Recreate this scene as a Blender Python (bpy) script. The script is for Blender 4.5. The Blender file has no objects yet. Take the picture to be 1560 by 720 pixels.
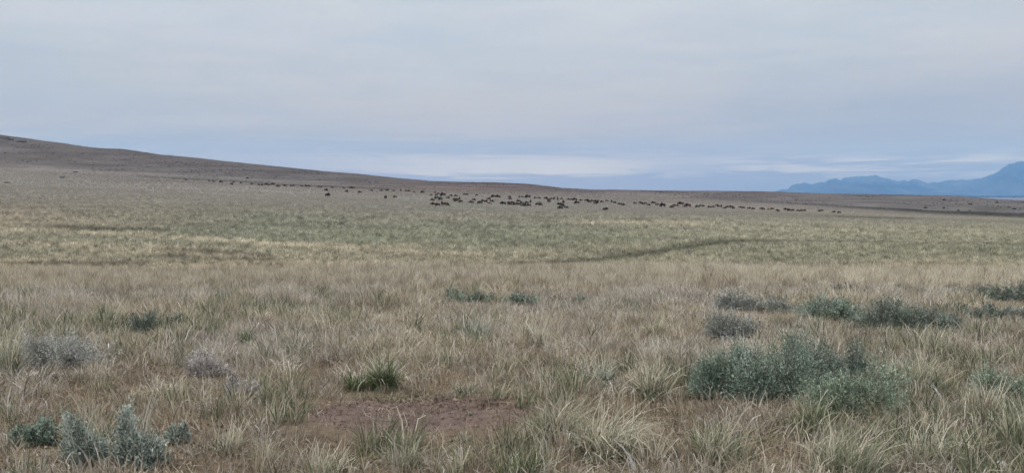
import bpy, bmesh, math, random
import numpy as np
from mathutils import Vector

# ------------------------------------------------------------------ camera, world, sun, exposure
S = bpy.context.scene
COL = S.collection
F = 1351.0                      # focal length in photo pixels (photo 1560 wide)
PITCH = math.atan(63.0 / F)     # horizon lies on photo row 297
CAMZ = 1.7
cam_data = bpy.data.cameras.new('camera')
cam_data.sensor_fit = 'HORIZONTAL'
cam_data.sensor_width = 36.0
cam_data.lens = 36.0 * F / 1560.0
cam_data.clip_start = 0.1
cam_data.clip_end = 80000.0
cam = bpy.data.objects.new('camera', cam_data)
cam.location = (0, 0, CAMZ)
cam.rotation_euler = (math.radians(90) - PITCH, 0, 0)
COL.objects.link(cam)
S.camera = cam

SUN_EL, SUN_AZ = math.radians(48), math.radians(-70)    # azimuth from +Y, negative = west
sd = bpy.data.lights.new('sun', 'SUN')
sd.energy = 1.5
sd.angle = math.radians(14)
sd.color = (1.0, 0.95, 0.88)
sun = bpy.data.objects.new('sun', sd)
dirv = Vector((math.sin(SUN_AZ) * math.cos(SUN_EL), math.cos(SUN_AZ) * math.cos(SUN_EL), math.sin(SUN_EL)))
sun.rotation_euler = dirv.to_track_quat('Z', 'Y').to_euler()
sun.location = (0, 0, 60)
COL.objects.link(sun)

S.view_settings.view_transform = 'Standard'
S.view_settings.look = 'None'
S.view_settings.exposure = 0.0
S.view_settings.gamma = 1.0
S.view_settings.use_curve_mapping = False
S.render.engine = 'CYCLES'
S.cycles.use_denoising = True
S.cycles.max_bounces = 5
S.cycles.diffuse_bounces = 3
S.cycles.transmission_bounces = 3
S.cycles.volume_bounces = 1
S.cycles.caustics_reflective = False
S.cycles.caustics_refractive = False
S.cycles.use_adaptive_sampling = True
S.cycles.adaptive_threshold = 0.02


def lin(r, g, b):
    def f(c):
        c = c / 255.0
        return c / 12.92 if c <= 0.04045 else ((c + 0.055) / 1.055) ** 2.4
    return (f(r), f(g), f(b))


def linn(a):
    a = np.asarray(a, float) / 255.0
    return np.where(a <= 0.04045, a / 12.92, ((a + 0.055) / 1.055) ** 2.4)


class NT:
    """small helper around a node tree"""
    def __init__(self, tree):
        self.t = tree
        self.n = tree.nodes
        self.l = tree.links

    def new(self, kind, **kw):
        nd = self.n.new(kind)
        for k, v in kw.items():
            setattr(nd, k, v)
        return nd

    def put(self, sock, v):
        if isinstance(v, (int, float)):
            sock.default_value = v
        elif isinstance(v, (tuple, list)):
            v = tuple(v)
            if sock.type == 'RGBA' and len(v) == 3:
                v = v + (1.0,)
            sock.default_value = v
        else:
            self.l.new(v, sock)

    def math(self, op, a, b=0.0, c=0.0, clamp=False):
        nd = self.new('ShaderNodeMath', operation=op)
        nd.use_clamp = clamp
        self.put(nd.inputs[0], a)
        self.put(nd.inputs[1], b)
        if len(nd.inputs) > 2:
            self.put(nd.inputs[2], c)
        return nd.outputs[0]

    def mix(self, f, a, b, blend='MIX'):
        nd = self.new('ShaderNodeMix', data_type='RGBA', blend_type=blend)
        self.put(nd.inputs[0], f)
        self.put(nd.inputs[6], a)
        self.put(nd.inputs[7], b)
        return nd.outputs[2]

    def smooth(self, x, lo, hi):
        nd = self.new('ShaderNodeMapRange', interpolation_type='SMOOTHSTEP')
        self.put(nd.inputs[0], x)
        nd.inputs[1].default_value = lo
        nd.inputs[2].default_value = hi
        nd.inputs[3].default_value = 0.0
        nd.inputs[4].default_value = 1.0
        return nd.outputs[0]

    def noise(self, vec, scale, detail=3.0, rough=0.5, dist=0.0):
        nd = self.new('ShaderNodeTexNoise')
        self.put(nd.inputs['Vector'], vec)
        nd.inputs['Scale'].default_value = scale
        nd.inputs['Detail'].default_value = detail
        nd.inputs['Roughness'].default_value = rough
        nd.inputs['Distortion'].default_value = dist
        return nd.outputs['Fac']

    def comb(self, x, y, z):
        nd = self.new('ShaderNodeCombineXYZ')
        self.put(nd.inputs[0], x)
        self.put(nd.inputs[1], y)
        self.put(nd.inputs[2], z)
        return nd.outputs[0]


def build_world():
    w = bpy.data.worlds.new("World")
    S.world = w
    w.use_nodes = True
    w.cycles.sampling_method = 'AUTOMATIC'
    N = NT(w.node_tree)
    N.n.clear()
    out = N.new('ShaderNodeOutputWorld')
    bg = N.new('ShaderNodeBackground')
    bg.inputs['Strength'].default_value = 0.1
    N.l.new(bg.outputs[0], out.inputs[0])
    sky = N.new('ShaderNodeTexSky')
    sky.sky_type = 'NISHITA'
    sky.sun_disc = False
    sky.sun_elevation = SUN_EL
    sky.sun_rotation = SUN_AZ
    sky.air_density = 1.0
    sky.dust_density = 1.0
    tc = N.new('ShaderNodeTexCoord')
    sep = N.new('ShaderNodeSeparateXYZ')
    N.l.new(tc.outputs['Generated'], sep.inputs[0])
    X, Y, Z = sep.outputs
    # the cloud layers, by elevation (Z = sine of elevation) and azimuth (X / Y)
    az = N.math('ARCTAN2', X, Y)                       # radians, 0 = ahead
    vec = N.comb(N.math('MULTIPLY', X, 2.2), N.math('MULTIPLY', Y, 2.2), N.math('MULTIPLY', Z, 12.0))
    vec2 = N.comb(N.math('MULTIPLY', X, 5.0), N.math('MULTIPLY', Y, 5.0), N.math('MULTIPLY', Z, 70.0))
    n1 = N.noise(vec, 1.0, 3.0, 0.5, 0.3)
    n2 = N.noise(vec2, 2.2, 6.0, 0.6, 0.8)
    n1c = N.math('SUBTRACT', n1, 0.5)
    n2c = N.math('SUBTRACT', n2, 0.5)
    zz = N.math('ADD', Z, N.math('MULTIPLY', n1c, 0.03))
    # tilt: the bluish band climbs to the west and to the east
    ramp = N.new('ShaderNodeValToRGB')
    N.l.new(N.math('MULTIPLY', zz, 2.5, clamp=True), ramp.inputs[0])
    # cloud radiance by elevation, as seen beyond the haze
    stops = [(0.000, (.21, .20, .25)), (0.020, (.22, .21, .26)), (0.060, (.375, .352, .32)), (0.090, (.44, .43, .42)),
             (0.127, (.505, .51, .515)), (0.168, (.53, .56, .60)), (0.210, (.58, .62, .66)), (0.40, (.66, .69, .73))]
    els = ramp.color_ramp.elements
    els[0].position, els[0].color = 0.0, stops[0][1] + (1,)
    els[1].position, els[1].color = 1.0, stops[-1][1] + (1,)
    for p, c in stops[1:-1]:
        e = els.new(p * 2.5)
        e.color = c + (1,)
    col = ramp.outputs[0]

    def tone(mask, k, blend='MULTIPLY'):
        return N.mix(mask, col, k, blend)
    # broad drift of the stratus, bluer to the west and the east in the middle band
    drift = N.smooth(n1, 0.38, 0.66)
    low = N.math('SUBTRACT', 1.0, N.smooth(Z, 0.10, 0.22))
    col = tone(drift, (.90, .94, .99))
    west = N.math('MULTIPLY', N.math('SUBTRACT', 1.0, N.smooth(az, -0.52, -0.22)),
                  N.math('MULTIPLY', N.smooth(Z, 0.06, 0.10), N.math('SUBTRACT', 1.0, N.smooth(Z, 0.13, 0.19))))
    col = tone(west, (.86, .92, .98))
    east = N.math('MULTIPLY', N.smooth(az, 0.05, 0.40), N.math('SUBTRACT', 1.0, N.smooth(Z, 0.09, 0.16)))
    col = tone(east, (.80, .86, .97))
    # pale cloud bank low ahead, wispy lower edge
    zb = N.math('ADD', Z, N.math('MULTIPLY', n2c, 0.034))
    band = N.math('MULTIPLY', N.smooth(zb, 0.019, 0.027), N.math('SUBTRACT', 1.0, N.smooth(zb, 0.036, 0.050)))
    bx = N.math('MULTIPLY', N.smooth(az, -0.36, -0.02), N.math('SUBTRACT', 1.0, N.smooth(az, 0.06, 0.26)))
    bmod = N.math('ADD', .35, N.math('MULTIPLY', .65, N.smooth(N.noise(vec2, 0.7, 4.0, 0.6, 0.4), .38, .58)))
    col = N.mix(N.math('MULTIPLY', N.math('MULTIPLY', band, bx), bmod), col, (.46, .445, .43))
    band2 = N.math('MULTIPLY', N.smooth(zb, 0.042, 0.050), N.math('SUBTRACT', 1.0, N.smooth(zb, 0.052, 0.074)))
    bx2 = N.math('SUBTRACT', 1.0, N.smooth(az, 0.15, 0.3))
    col = tone(N.math('MULTIPLY', band2, bx2), (.80, .85, .90))
    # streaks over the mountains
    st = N.smooth(n2, 0.44, 0.66)
    sb = N.math('MULTIPLY', N.smooth(Z, 0.016, 0.024), N.math('SUBTRACT', 1.0, N.smooth(Z, 0.036, 0.048)))
    sx = N.smooth(az, 0.14, 0.28)
    col = N.mix(N.math('MULTIPLY', N.math('MULTIPLY', st, N.math('MULTIPLY', sb, sx)), 0.7), col, (.46, .45, .46))
    col = tone(N.math('MULTIPLY', N.smooth(n2, 0.35, 0.75), low), (1.06, 1.06, 1.04))
    n3 = N.noise(N.comb(N.math('MULTIPLY', X, 4.0), N.math('MULTIPLY', Y, 4.0), N.math('MULTIPLY', Z, 26.0)), 1.6, 5.0, 0.6, 0.5)
    col = tone(N.smooth(n3, 0.36, 0.64), (1.07, 1.06, 1.045))
    # scale cloud radiance for the Background strength, then let a little of the clear sky through
    sc = N.new('ShaderNodeVectorMath', operation='SCALE')
    N.l.new(col, sc.inputs[0])
    N.put(sc.inputs['Scale'], N.math('ADD', 10.3, N.math('MULTIPLY', 16.0, N.smooth(Z, .22, .8))))
    final = N.mix(0.94, sky.outputs[0], sc.outputs[0])
    # below the horizon: plain earth tone
    below = N.smooth(Z, -0.02, 0.0)
    final = N.mix(below, (2.0, 1.9, 1.8), final)
    N.l.new(final, bg.inputs['Color'])


build_world()

# ------------------------------------------------------------------ pixel <-> world helpers


def slope_of(row):
    """dz/dy of the view ray through a photo row"""
    return np.tan(np.arctan((360.0 - np.asarray(row, float)) / F) - PITCH)


def u_of(px, row):
    """dx/dy of the view ray through a photo pixel"""
    b = (360.0 - np.asarray(row, float)) / F
    return ((np.asarray(px, float) - 780.0) / F) / (math.cos(PITCH) + b * math.sin(PITCH))


def pix_of(x, y, z):
    cy = y * math.cos(PITCH) - (z - CAMZ) * math.sin(PITCH)
    cz = y * math.sin(PITCH) + (z - CAMZ) * math.cos(PITCH)
    cy = np.maximum(cy, 0.3)
    return 780 + F * x / cy, 360 - F * cz / cy


# ------------------------------------------------------------------ noise
_rs = np.random.RandomState(11)
_LAT = _rs.rand(256, 256)


def vnoise(x, y, seed=0):
    x = np.asarray(x, float) + seed * 17.31
    y = np.asarray(y, float) + seed * 9.77
    xi = np.floor(x).astype(int)
    yi = np.floor(y).astype(int)
    fx = x - xi
    fy = y - yi
    fx = fx * fx * (3 - 2 * fx)
    fy = fy * fy * (3 - 2 * fy)
    a = _LAT[xi % 256, yi % 256]
    b = _LAT[(xi + 1) % 256, yi % 256]
    c = _LAT[xi % 256, (yi + 1) % 256]
    d = _LAT[(xi + 1) % 256, (yi + 1) % 256]
    return (a * (1 - fx) + b * fx) * (1 - fy) + (c * (1 - fx) + d * fx) * fy


def fbm(x, y, seed=0, oct=4):
    s = 0.0
    a = 0.5
    t = 0.0
    for k in range(oct):
        s = s + a * vnoise(x * 2 ** k, y * 2 ** k, seed + k * 3)
        t += a
        a *= 0.55
    return s / t


def sstep(x, lo, hi):
    t = np.clip((np.asarray(x, float) - lo) / (hi - lo), 0, 1)
    return t * t * (3 - 2 * t)


# ------------------------------------------------------------------ terrain height
PXC = np.arange(-500, 2061, 5.0)
SKYX = [-500, -200, -100, 0, 60, 100, 120, 150, 190, 220, 250, 300, 340, 400, 450, 500, 545, 560, 600, 660, 700, 750,
        800, 830, 860, 900, 950, 1000, 1050, 1150, 1200, 1300, 1400, 1460, 1490, 1520, 1560, 1620, 1800, 2060]
SKYR = [190, 199, 203, 208, 216, 221, 224, 227.5, 229.5, 234, 239, 243, 247, 253, 258, 263, 266.5, 268, 272.5, 277.5, 279,
        279, 281, 284, 287, 289, 289.5, 290.5, 291, 291.5, 293, 295.5, 297.3, 298.5, 301, 303.5, 306, 310, 316, 320]
CK = [-500, 0, 200, 400, 600, 800, 1000, 1200, 1400, 1560, 2060]
ROWS = {
    60:  [408, 408, 408, 408, 408, 408, 408, 409, 410, 410, 410],
    85:  [368, 368, 370, 372, 374, 376, 377, 378, 380, 381, 381],
    110: [340, 342, 345, 349, 352, 354, 357, 360, 362, 364, 364],
    180: [305, 310, 316, 320, 324, 328, 332, 337, 342, 346, 350],
    300: [280, 284, 292, 300, 306, 313, 319, 326, 333, 338, 342],
    430: [266, 269, 277, 286, 295, 302, 309, 317, 328, 333.5, 337],
    600: [254, 258, 266, 277, 285.5, 291, 300, 310, 320, 327, 332],
}
DK = np.array([0.0, 6, 14, 20, 30, 44, 60, 85, 110, 180, 300, 430, 600, 1000, 1350, 2600, 5000, 30000])
ZT = np.zeros((len(PXC), len(DK)))
for j, D in enumerate(DK):
    if D in ROWS:
        r = np.interp(PXC, CK, ROWS[D])
        r = np.convolve(np.pad(r, 20, mode='edge'), np.ones(41) / 41, mode='valid')
        ZT[:, j] = CAMZ + D * slope_of(r)
    elif D == 1000:
        ZT[:, j] = CAMZ + D * slope_of(np.interp(PXC, SKYX, SKYR))
    elif D == 0 or D == 6:
        ZT[:, j] = 0.0
    elif D == 14:
        ZT[:, j] = -0.04
    elif D == 20:
        ZT[:, j] = -0.15
    elif D == 30:
        ZT[:, j] = -1.25
    elif D == 44:
        ZT[:, j] = -2.75
zc = ZT[:, 13]
ZT[:, 14] = zc - 0.22 * (zc + 30) - 1
ZT[:, 15:] = -30.0
LD = np.log(DK + 8.0)
FL = np.linspace(LD[0], LD[-1], 700)


def pchip(x, y, xi):
    h = np.diff(x)
    d = np.diff(y, axis=-1) / h
    m = np.zeros_like(y)
    w1 = 2 * h[1:] + h[:-1]
    w2 = h[1:] + 2 * h[:-1]
    with np.errstate(divide='ignore', invalid='ignore'):
        mm = (w1 + w2) / (w1 / d[:, :-1] + w2 / d[:, 1:])
    ok = d[:, :-1] * d[:, 1:] > 0
    m[:, 1:-1] = np.where(ok, mm, 0)
    m[:, 0] = d[:, 0]
    m[:, -1] = d[:, -1]
    k = np.clip(np.searchsorted(x, xi) - 1, 0, len(x) - 2)
    t = (xi - x[k]) / h[k]
    return (y[:, k] * (2 * t ** 3 - 3 * t ** 2 + 1) + m[:, k] * h[k] * (t ** 3 - 2 * t ** 2 + t)
            + y[:, k + 1] * (-2 * t ** 3 + 3 * t ** 2) + m[:, k + 1] * h[k] * (t ** 3 - t ** 2))


ZF = pchip(LD, ZT, FL)


def H(x, y):
    x = np.asarray(x, float)
    y = np.asarray(y, float)
    r = np.hypot(x, y)
    D = np.maximum(y, r * 0.55)
    px = 780 + F * np.clip(x / np.maximum(D, 1e-3), -0.93, 0.93)
    ci = np.clip((px - PXC[0]) / 5.0, 0, len(PXC) - 1.001)
    li = np.clip((np.log(D + 8.0) - FL[0]) / (FL[1] - FL[0]), 0, len(FL) - 1.001)
    c0 = ci.astype(int)
    l0 = li.astype(int)
    fc = ci - c0
    fl = li - l0
    z = ((ZF[c0, l0] * (1 - fc) + ZF[c0 + 1, l0] * fc) * (1 - fl)
         + (ZF[c0, l0 + 1] * (1 - fc) + ZF[c0 + 1, l0 + 1] * fc) * fl)
    near = 1 - sstep(D, 25, 60)
    z = z + near * ((fbm(x * 0.45, y * 0.45, 3, 3) - 0.5) * 0.16 + (vnoise(x * 2.4, y * 2.4, 5) - 0.5) * 0.045)
    z = z + sstep(D, 11, 18) * (1 - sstep(D, 24, 34)) * (fbm(x * .13 + 5, y * .08, 151, 3) - .5) * .34
    mid = sstep(D, 50, 90) * (1 - sstep(D, 500, 900))
    z = z + mid * (fbm(x / 22.0, y / 22.0, 8, 3) - 0.5) * 0.5 * np.clip(D / 300, 0.2, 1)
    far = sstep(D, 560, 700) * (1 - sstep(D, 1500, 2500))
    z = z + far * (fbm(x / 90.0, y / 90.0, 9, 4) - 0.5) * 3.0 * (1 - 0.8 * sstep(D, 850, 990) * (1 - sstep(D, 1020, 1200)))
    return z


_DS = np.geomspace(3.0, 1500, 1600)


def at(px, row, dmin=3.0):
    """first ground point met by the view ray through a photo pixel"""
    s = float(slope_of(row))
    u = float(u_of(px, row))
    ds = _DS[_DS >= dmin]
    zr = CAMZ + s * ds
    h = H(u * ds, ds)
    k = int(np.argmax(zr <= h)) if np.any(zr <= h) else -1
    if k <= 0:
        # grazing: take the point of smallest gap
        k = int(np.argmin(zr - h))
        return u * ds[k], ds[k], float(h[k])
    a, b = ds[k - 1], ds[k]
    for _ in range(20):
        m = 0.5 * (a + b)
        if CAMZ + s * m <= float(H(u * m, m)):
            b = m
        else:
            a = m
    return u * b, b, float(H(u * b, b))


# ------------------------------------------------------------------ vegetation zones: colours by place
LIGHT = 0.95        # typical brightness of a white horizontal surface; photo colour / LIGHT = base colour
ZR = [200, 250, 262, 275, 286, 300, 315, 330, 345, 365, 385, 400, 412, 430]
ZC = {   # photo colours at three columns
    0:    [(118, 108, 103), (126, 115, 108), (150, 141, 132), (147, 138, 129), (144, 135, 125), (142, 133, 122), (140, 132, 118),
           (140, 133, 116), (138, 131, 113), (130, 128, 110), (131, 128, 109), (140, 133, 113), (154, 143, 122), (160, 147, 127)],
    390:  [(118, 108, 103), (120, 109, 104), (122, 111, 106), (134, 125, 118), (148, 139, 131), (145, 137, 127), (138, 132, 119),
           (126, 126, 111), (122, 124, 108), (124, 126, 107), (138, 133, 114), (140, 134, 114), (156, 145, 123), (160, 147, 127)],
    780:  [(118, 105, 100), (118, 105, 100), (118, 105, 100), (121, 103, 98), (124, 106, 100), (146, 138, 130), (144, 137, 127),
           (138, 133, 119), (124, 126, 109), (120, 123, 104), (134, 130, 112), (138, 133, 113), (157, 147, 125), (162, 149, 128)],
    1170: [(120, 107, 102), (120, 107, 102), (120, 107, 102), (120, 107, 102), (119, 103, 98), (131, 119, 113), (148, 138, 130),
           (140, 135, 120), (138, 135, 117), (134, 132, 113), (130, 129, 109), (134, 131, 112), (158, 147, 126), (164, 150, 129)],
    1560: [(122, 112, 106), (122, 112, 106), (122, 112, 106), (122, 112, 106), (128, 116, 110), (132, 122, 115), (128, 120, 112),
           (140, 131, 121), (140, 135, 117), (132, 131, 112), (128, 129, 108), (132, 130, 111), (160, 149, 127), (166, 152, 130)],
}
ZX = sorted(ZC)
ZARR = np.array([linn(ZC[k]) for k in ZX])
GREEN_LINE = [(690, 405.5), (760, 404), (830, 402), (900, 397.5), (960, 390.5), (1010, 383), (1060, 376), (1100, 370.5), (1130, 368),  # darker, greener line across the meadow, in ground and tuft colour
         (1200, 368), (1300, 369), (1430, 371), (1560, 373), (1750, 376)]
PALE = [[(0, 351), (150, 357), (330, 367), (520, 379), (640, 386), (760, 391)], [(0, 372), (160, 375), (300, 383)],
        [(360, 373), (450, 376), (560, 381)], [(300, 397), (420, 401), (600, 404)], [(1000, 310.5), (1170, 318.5), (1400, 330.5), (1700, 338)],
        [(860, 340), (1100, 342)]]
DARKL = [[(0, 404), (100, 403), (230, 404)], [(240, 391), (330, 396), (430, 399)], [(230, 381), (330, 385), (420, 392)],
         [(60, 345), (160, 351), (260, 352)], [(1140, 409), (1300, 411), (1400, 412)], [(200, 268), (330, 275), (420, 279)], [(380, 280), (600, 288)],
         [(760, 288), (920, 294)], [(1250, 330), (1400, 334)], [(1300, 306), (1400, 311)]]


def linemask(px, row, pts, w):
    xs, ys = zip(*pts)
    d = np.abs(row - np.interp(px, xs, ys))
    e = sstep(px, xs[0] - 12, xs[0] + 25) * (1 - sstep(px, xs[-1] - 25, xs[-1] + 12))
    return e * np.exp(-(d / w) ** 2)


# bare or mossy places in the near ground: (px, row, half width, half height, kind)
BARE = [
    (628, 632, 205, 28, 'mud'), (700, 615, 90, 12, 'mud'),
    (1050, 628, 75, 26, 'soil'), (150, 600, 90, 14, 'soil'), (40, 690, 70, 28, 'soil'), (330, 690, 90, 40, 'soil'), (240, 640, 80, 22, 'soil'),
    (810, 545, 40, 12, 'soil'), (960, 655, 50, 30, 'soil'), (60, 625, 70, 14, 'soil'), (640, 582, 60, 12, 'soil'),
    (430, 586, 60, 10, 'soil'), (1200, 700, 70, 25, 'soil'), (210, 560, 50, 8, 'soil'), (860, 640, 60, 20, 'soil'), (520, 705, 60, 20, 'soil'),
    (415, 628, 55, 22, 'moss'), (610, 602, 90, 9, 'moss'), (800, 590, 50, 20, 'moss'), (85, 676, 35, 10, 'moss'), (1455, 585, 26, 45, 'moss'),
    (1330, 575, 30, 14, 'moss'), (330, 590, 60, 12, 'moss'), (720, 690, 80, 24, 'moss'), (1440, 540, 40, 10, 'moss'), (800, 655, 40, 16, 'moss'),
    (560, 470, 90, 8, 'moss'), (200, 545, 60, 8, 'moss'), (1020, 600, 40, 10, 'moss'), (110, 640, 90, 16, 'moss'), (260, 610, 70, 14, 'moss'), (480, 520, 80, 8, 'moss'), (700, 545, 70, 9, 'moss'), (560, 700, 60, 14, 'moss'), (1180, 660, 50, 14, 'moss'), (300, 705, 120, 16, 'soil'), (900, 545, 50, 9, 'soil'), (460, 560, 60, 9, 'soil'), (250, 575, 60, 9, 'soil'), (960, 700, 60, 20, 'moss'),
]
KC = {'mud': linn((98, 83, 77)), 'soil': linn((111, 98, 84)), 'moss': linn((97, 90, 72))}


def bare_masks(px, row, x, y):
    n = (fbm(x * 1.6, y * 1.6, 21, 4) - 0.5) * 2.2
    out = {}
    for (cx, cy, a, b, k) in BARE:
        d = np.sqrt(((px - cx) / a) ** 2 + ((row - cy) / b) ** 2) + n * 0.7
        m = 1 - sstep(d, 0.65, 1.15)
        out[k] = np.maximum(out.get(k, 0), m)
    return out


def zonecol(x, y, z):
    """(base colour, bareness) of the ground at a point in front of the camera"""
    px, row = pix_of(x, y, z)
    px = np.clip(px, -600, 2160)
    ci = np.interp(px, ZX, range(len(ZX)))
    yy = np.maximum(y, 1)
    jit = (fbm(x / yy * 14 + 3, np.log(yy) * 22, 141, 4) - .5) * 26 * sstep(row, 318, 345)
    ri = np.interp(row + jit, ZR, range(len(ZR)))
    c0 = np.minimum(ci.astype(int), len(ZX) - 2)
    r0 = np.minimum(ri.astype(int), len(ZR) - 2)
    fc = (ci - c0)[..., None]
    fr = (ri - r0)[..., None]
    c = ((ZARR[c0, r0] * (1 - fr) + ZARR[c0, r0 + 1] * fr) * (1 - fc)
         + (ZARR[c0 + 1, r0] * (1 - fr) + ZARR[c0 + 1, r0 + 1] * fr) * fc)
    D = np.maximum(y, 1)
    # long drifts of paler and greener grass
    lg = np.log(D)
    dr = fbm(x / D * 9 + 40, lg * 26, 31, 4) - 0.5
    dr2 = fbm(x / D * 22 + 10, lg * 60, 35, 3) - 0.5
    midz = sstep(D, 40, 60) * (1 - sstep(D, 700, 900))
    c = c * (1 + (0.24 * dr * midz + 0.18 * dr2 * midz)[..., None] * np.array([1.0, 0.92, 0.85]))
    for p in PALE:
        m = linemask(px, row, p, 2.8 if p[0][1] > 330 else 1.4) * midz
        c = c * (1 - 0.55 * m[..., None]) + linn((170, 158, 136)) * 0.55 * m[..., None]
    for p in DARKL:
        m = linemask(px, row, p, 2.2 if p[0][1] > 330 else 1.0) * midz
        c = c * (1 - 0.5 * m[..., None])
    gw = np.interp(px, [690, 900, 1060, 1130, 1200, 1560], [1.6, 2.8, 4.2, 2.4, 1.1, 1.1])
    m = linemask(px, row, GREEN_LINE, 1.5 * gw) * midz
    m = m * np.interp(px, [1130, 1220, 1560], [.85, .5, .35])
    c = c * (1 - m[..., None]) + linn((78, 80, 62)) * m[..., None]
    # near ground: soil under the grass
    near = 1 - sstep(D, 24, 34)
    soil = linn((104, 91, 77)) * (0.8 + 0.5 * fbm(x * 0.9, y * 0.9, 41, 3))[..., None]
    sc = np.array([1.0, 1.0, 1.0])
    cn = soil * sc
    bm = bare_masks(px, row, x, y)
    bareness = np.zeros_like(px)
    for k, mm in bm.items():
        cn = cn * (1 - mm[..., None]) + KC[k] * mm[..., None]
        bareness = np.maximum(bareness, mm * {'mud': 1.0, 'soil': 0.9, 'moss': 0.55}[k])
    c = c * (1 - near[..., None]) + cn * near[..., None]
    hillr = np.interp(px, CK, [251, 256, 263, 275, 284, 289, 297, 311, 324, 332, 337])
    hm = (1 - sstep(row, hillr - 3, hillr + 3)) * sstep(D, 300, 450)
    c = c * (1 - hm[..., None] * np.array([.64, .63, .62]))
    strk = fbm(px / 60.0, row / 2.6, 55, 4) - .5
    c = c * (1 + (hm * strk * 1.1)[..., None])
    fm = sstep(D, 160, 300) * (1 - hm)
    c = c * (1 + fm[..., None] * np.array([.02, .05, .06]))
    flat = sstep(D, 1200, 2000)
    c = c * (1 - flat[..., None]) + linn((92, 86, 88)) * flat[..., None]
    return np.clip(c / LIGHT, 0.01, 0.9), bareness * near


# ------------------------------------------------------------------ mesh helpers
def mesh_np(name, V, Fq, cols=None, mat=None, smooth=False):
    """V (n,3), Fq (m,4) or (m,3); cols (n,3) stored as point colour 'bc'"""
    me = bpy.data.meshes.new(name)
    V = np.ascontiguousarray(V, dtype=np.float32)
    Fq = np.ascontiguousarray(Fq, dtype=np.int32)
    n, m, k = len(V), len(Fq), Fq.shape[1]
    me.vertices.add(n)
    me.vertices.foreach_set('co', V.ravel())
    me.loops.add(m * k)
    me.loops.foreach_set('vertex_index', Fq.ravel())
    me.polygons.add(m)
    me.polygons.foreach_set('loop_start', np.arange(0, m * k, k, dtype=np.int32))
    me.polygons.foreach_set('loop_total', np.full(m, k, dtype=np.int32))
    if smooth:
        me.polygons.foreach_set('use_smooth', np.ones(m, dtype=bool))
    if cols is not None:
        at_ = me.attributes.new('bc', 'FLOAT_COLOR', 'POINT')
        c4 = np.ones((n, 4), dtype=np.float32)
        c4[:, :3] = cols
        at_.data.foreach_set('color', c4.ravel())
    me.update(calc_edges=True)
    if mat:
        me.materials.append(mat)
    return me


def new_mat(name):
    m = bpy.data.materials.new(name)
    m.use_nodes = True
    N = NT(m.node_tree)
    N.n.clear()
    out = N.new('ShaderNodeOutputMaterial')
    return m, N, out


def plant_mat(name, tinted, transl=0.25):
    m, N, out = new_mat(name)
    a = N.new('ShaderNodeAttribute', attribute_name='bc')
    col = a.outputs['Color']
    if tinted:
        t = N.new('ShaderNodeAttribute', attribute_name='tint')
        t.attribute_type = 'INSTANCER'
        col = N.mix(1.0, col, t.outputs['Color'], 'MULTIPLY')
    d = N.new('ShaderNodeBsdfDiffuse')
    tr = N.new('ShaderNodeBsdfTranslucent')
    N.l.new(col, d.inputs['Color'])
    N.l.new(col, tr.inputs['Color'])
    mx = N.new('ShaderNodeMixShader')
    mx.inputs[0].default_value = transl
    N.l.new(d.outputs[0], mx.inputs[1])
    N.l.new(tr.outputs[0], mx.inputs[2])
    N.l.new(mx.outputs[0], out.inputs['Surface'])
    return m


M_BLADE_T = plant_mat('grass_blades_scattered', True)
M_BLADE = plant_mat('grass_blades', False)
M_LEAF = plant_mat('sage_leaves', False, 0.18)


def link(name, me, label=None, cat=None, group=None, kind=None, parent=None, loc=None):
    o = bpy.data.objects.new(name, me)
    COL.objects.link(o)
    if label:
        o['label'] = label
    if cat:
        o['category'] = cat
    if group:
        o['group'] = group
    if kind:
        o['kind'] = kind
    if parent:
        o.parent = parent
    if loc is not None:
        o.location = loc
    return o


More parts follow.
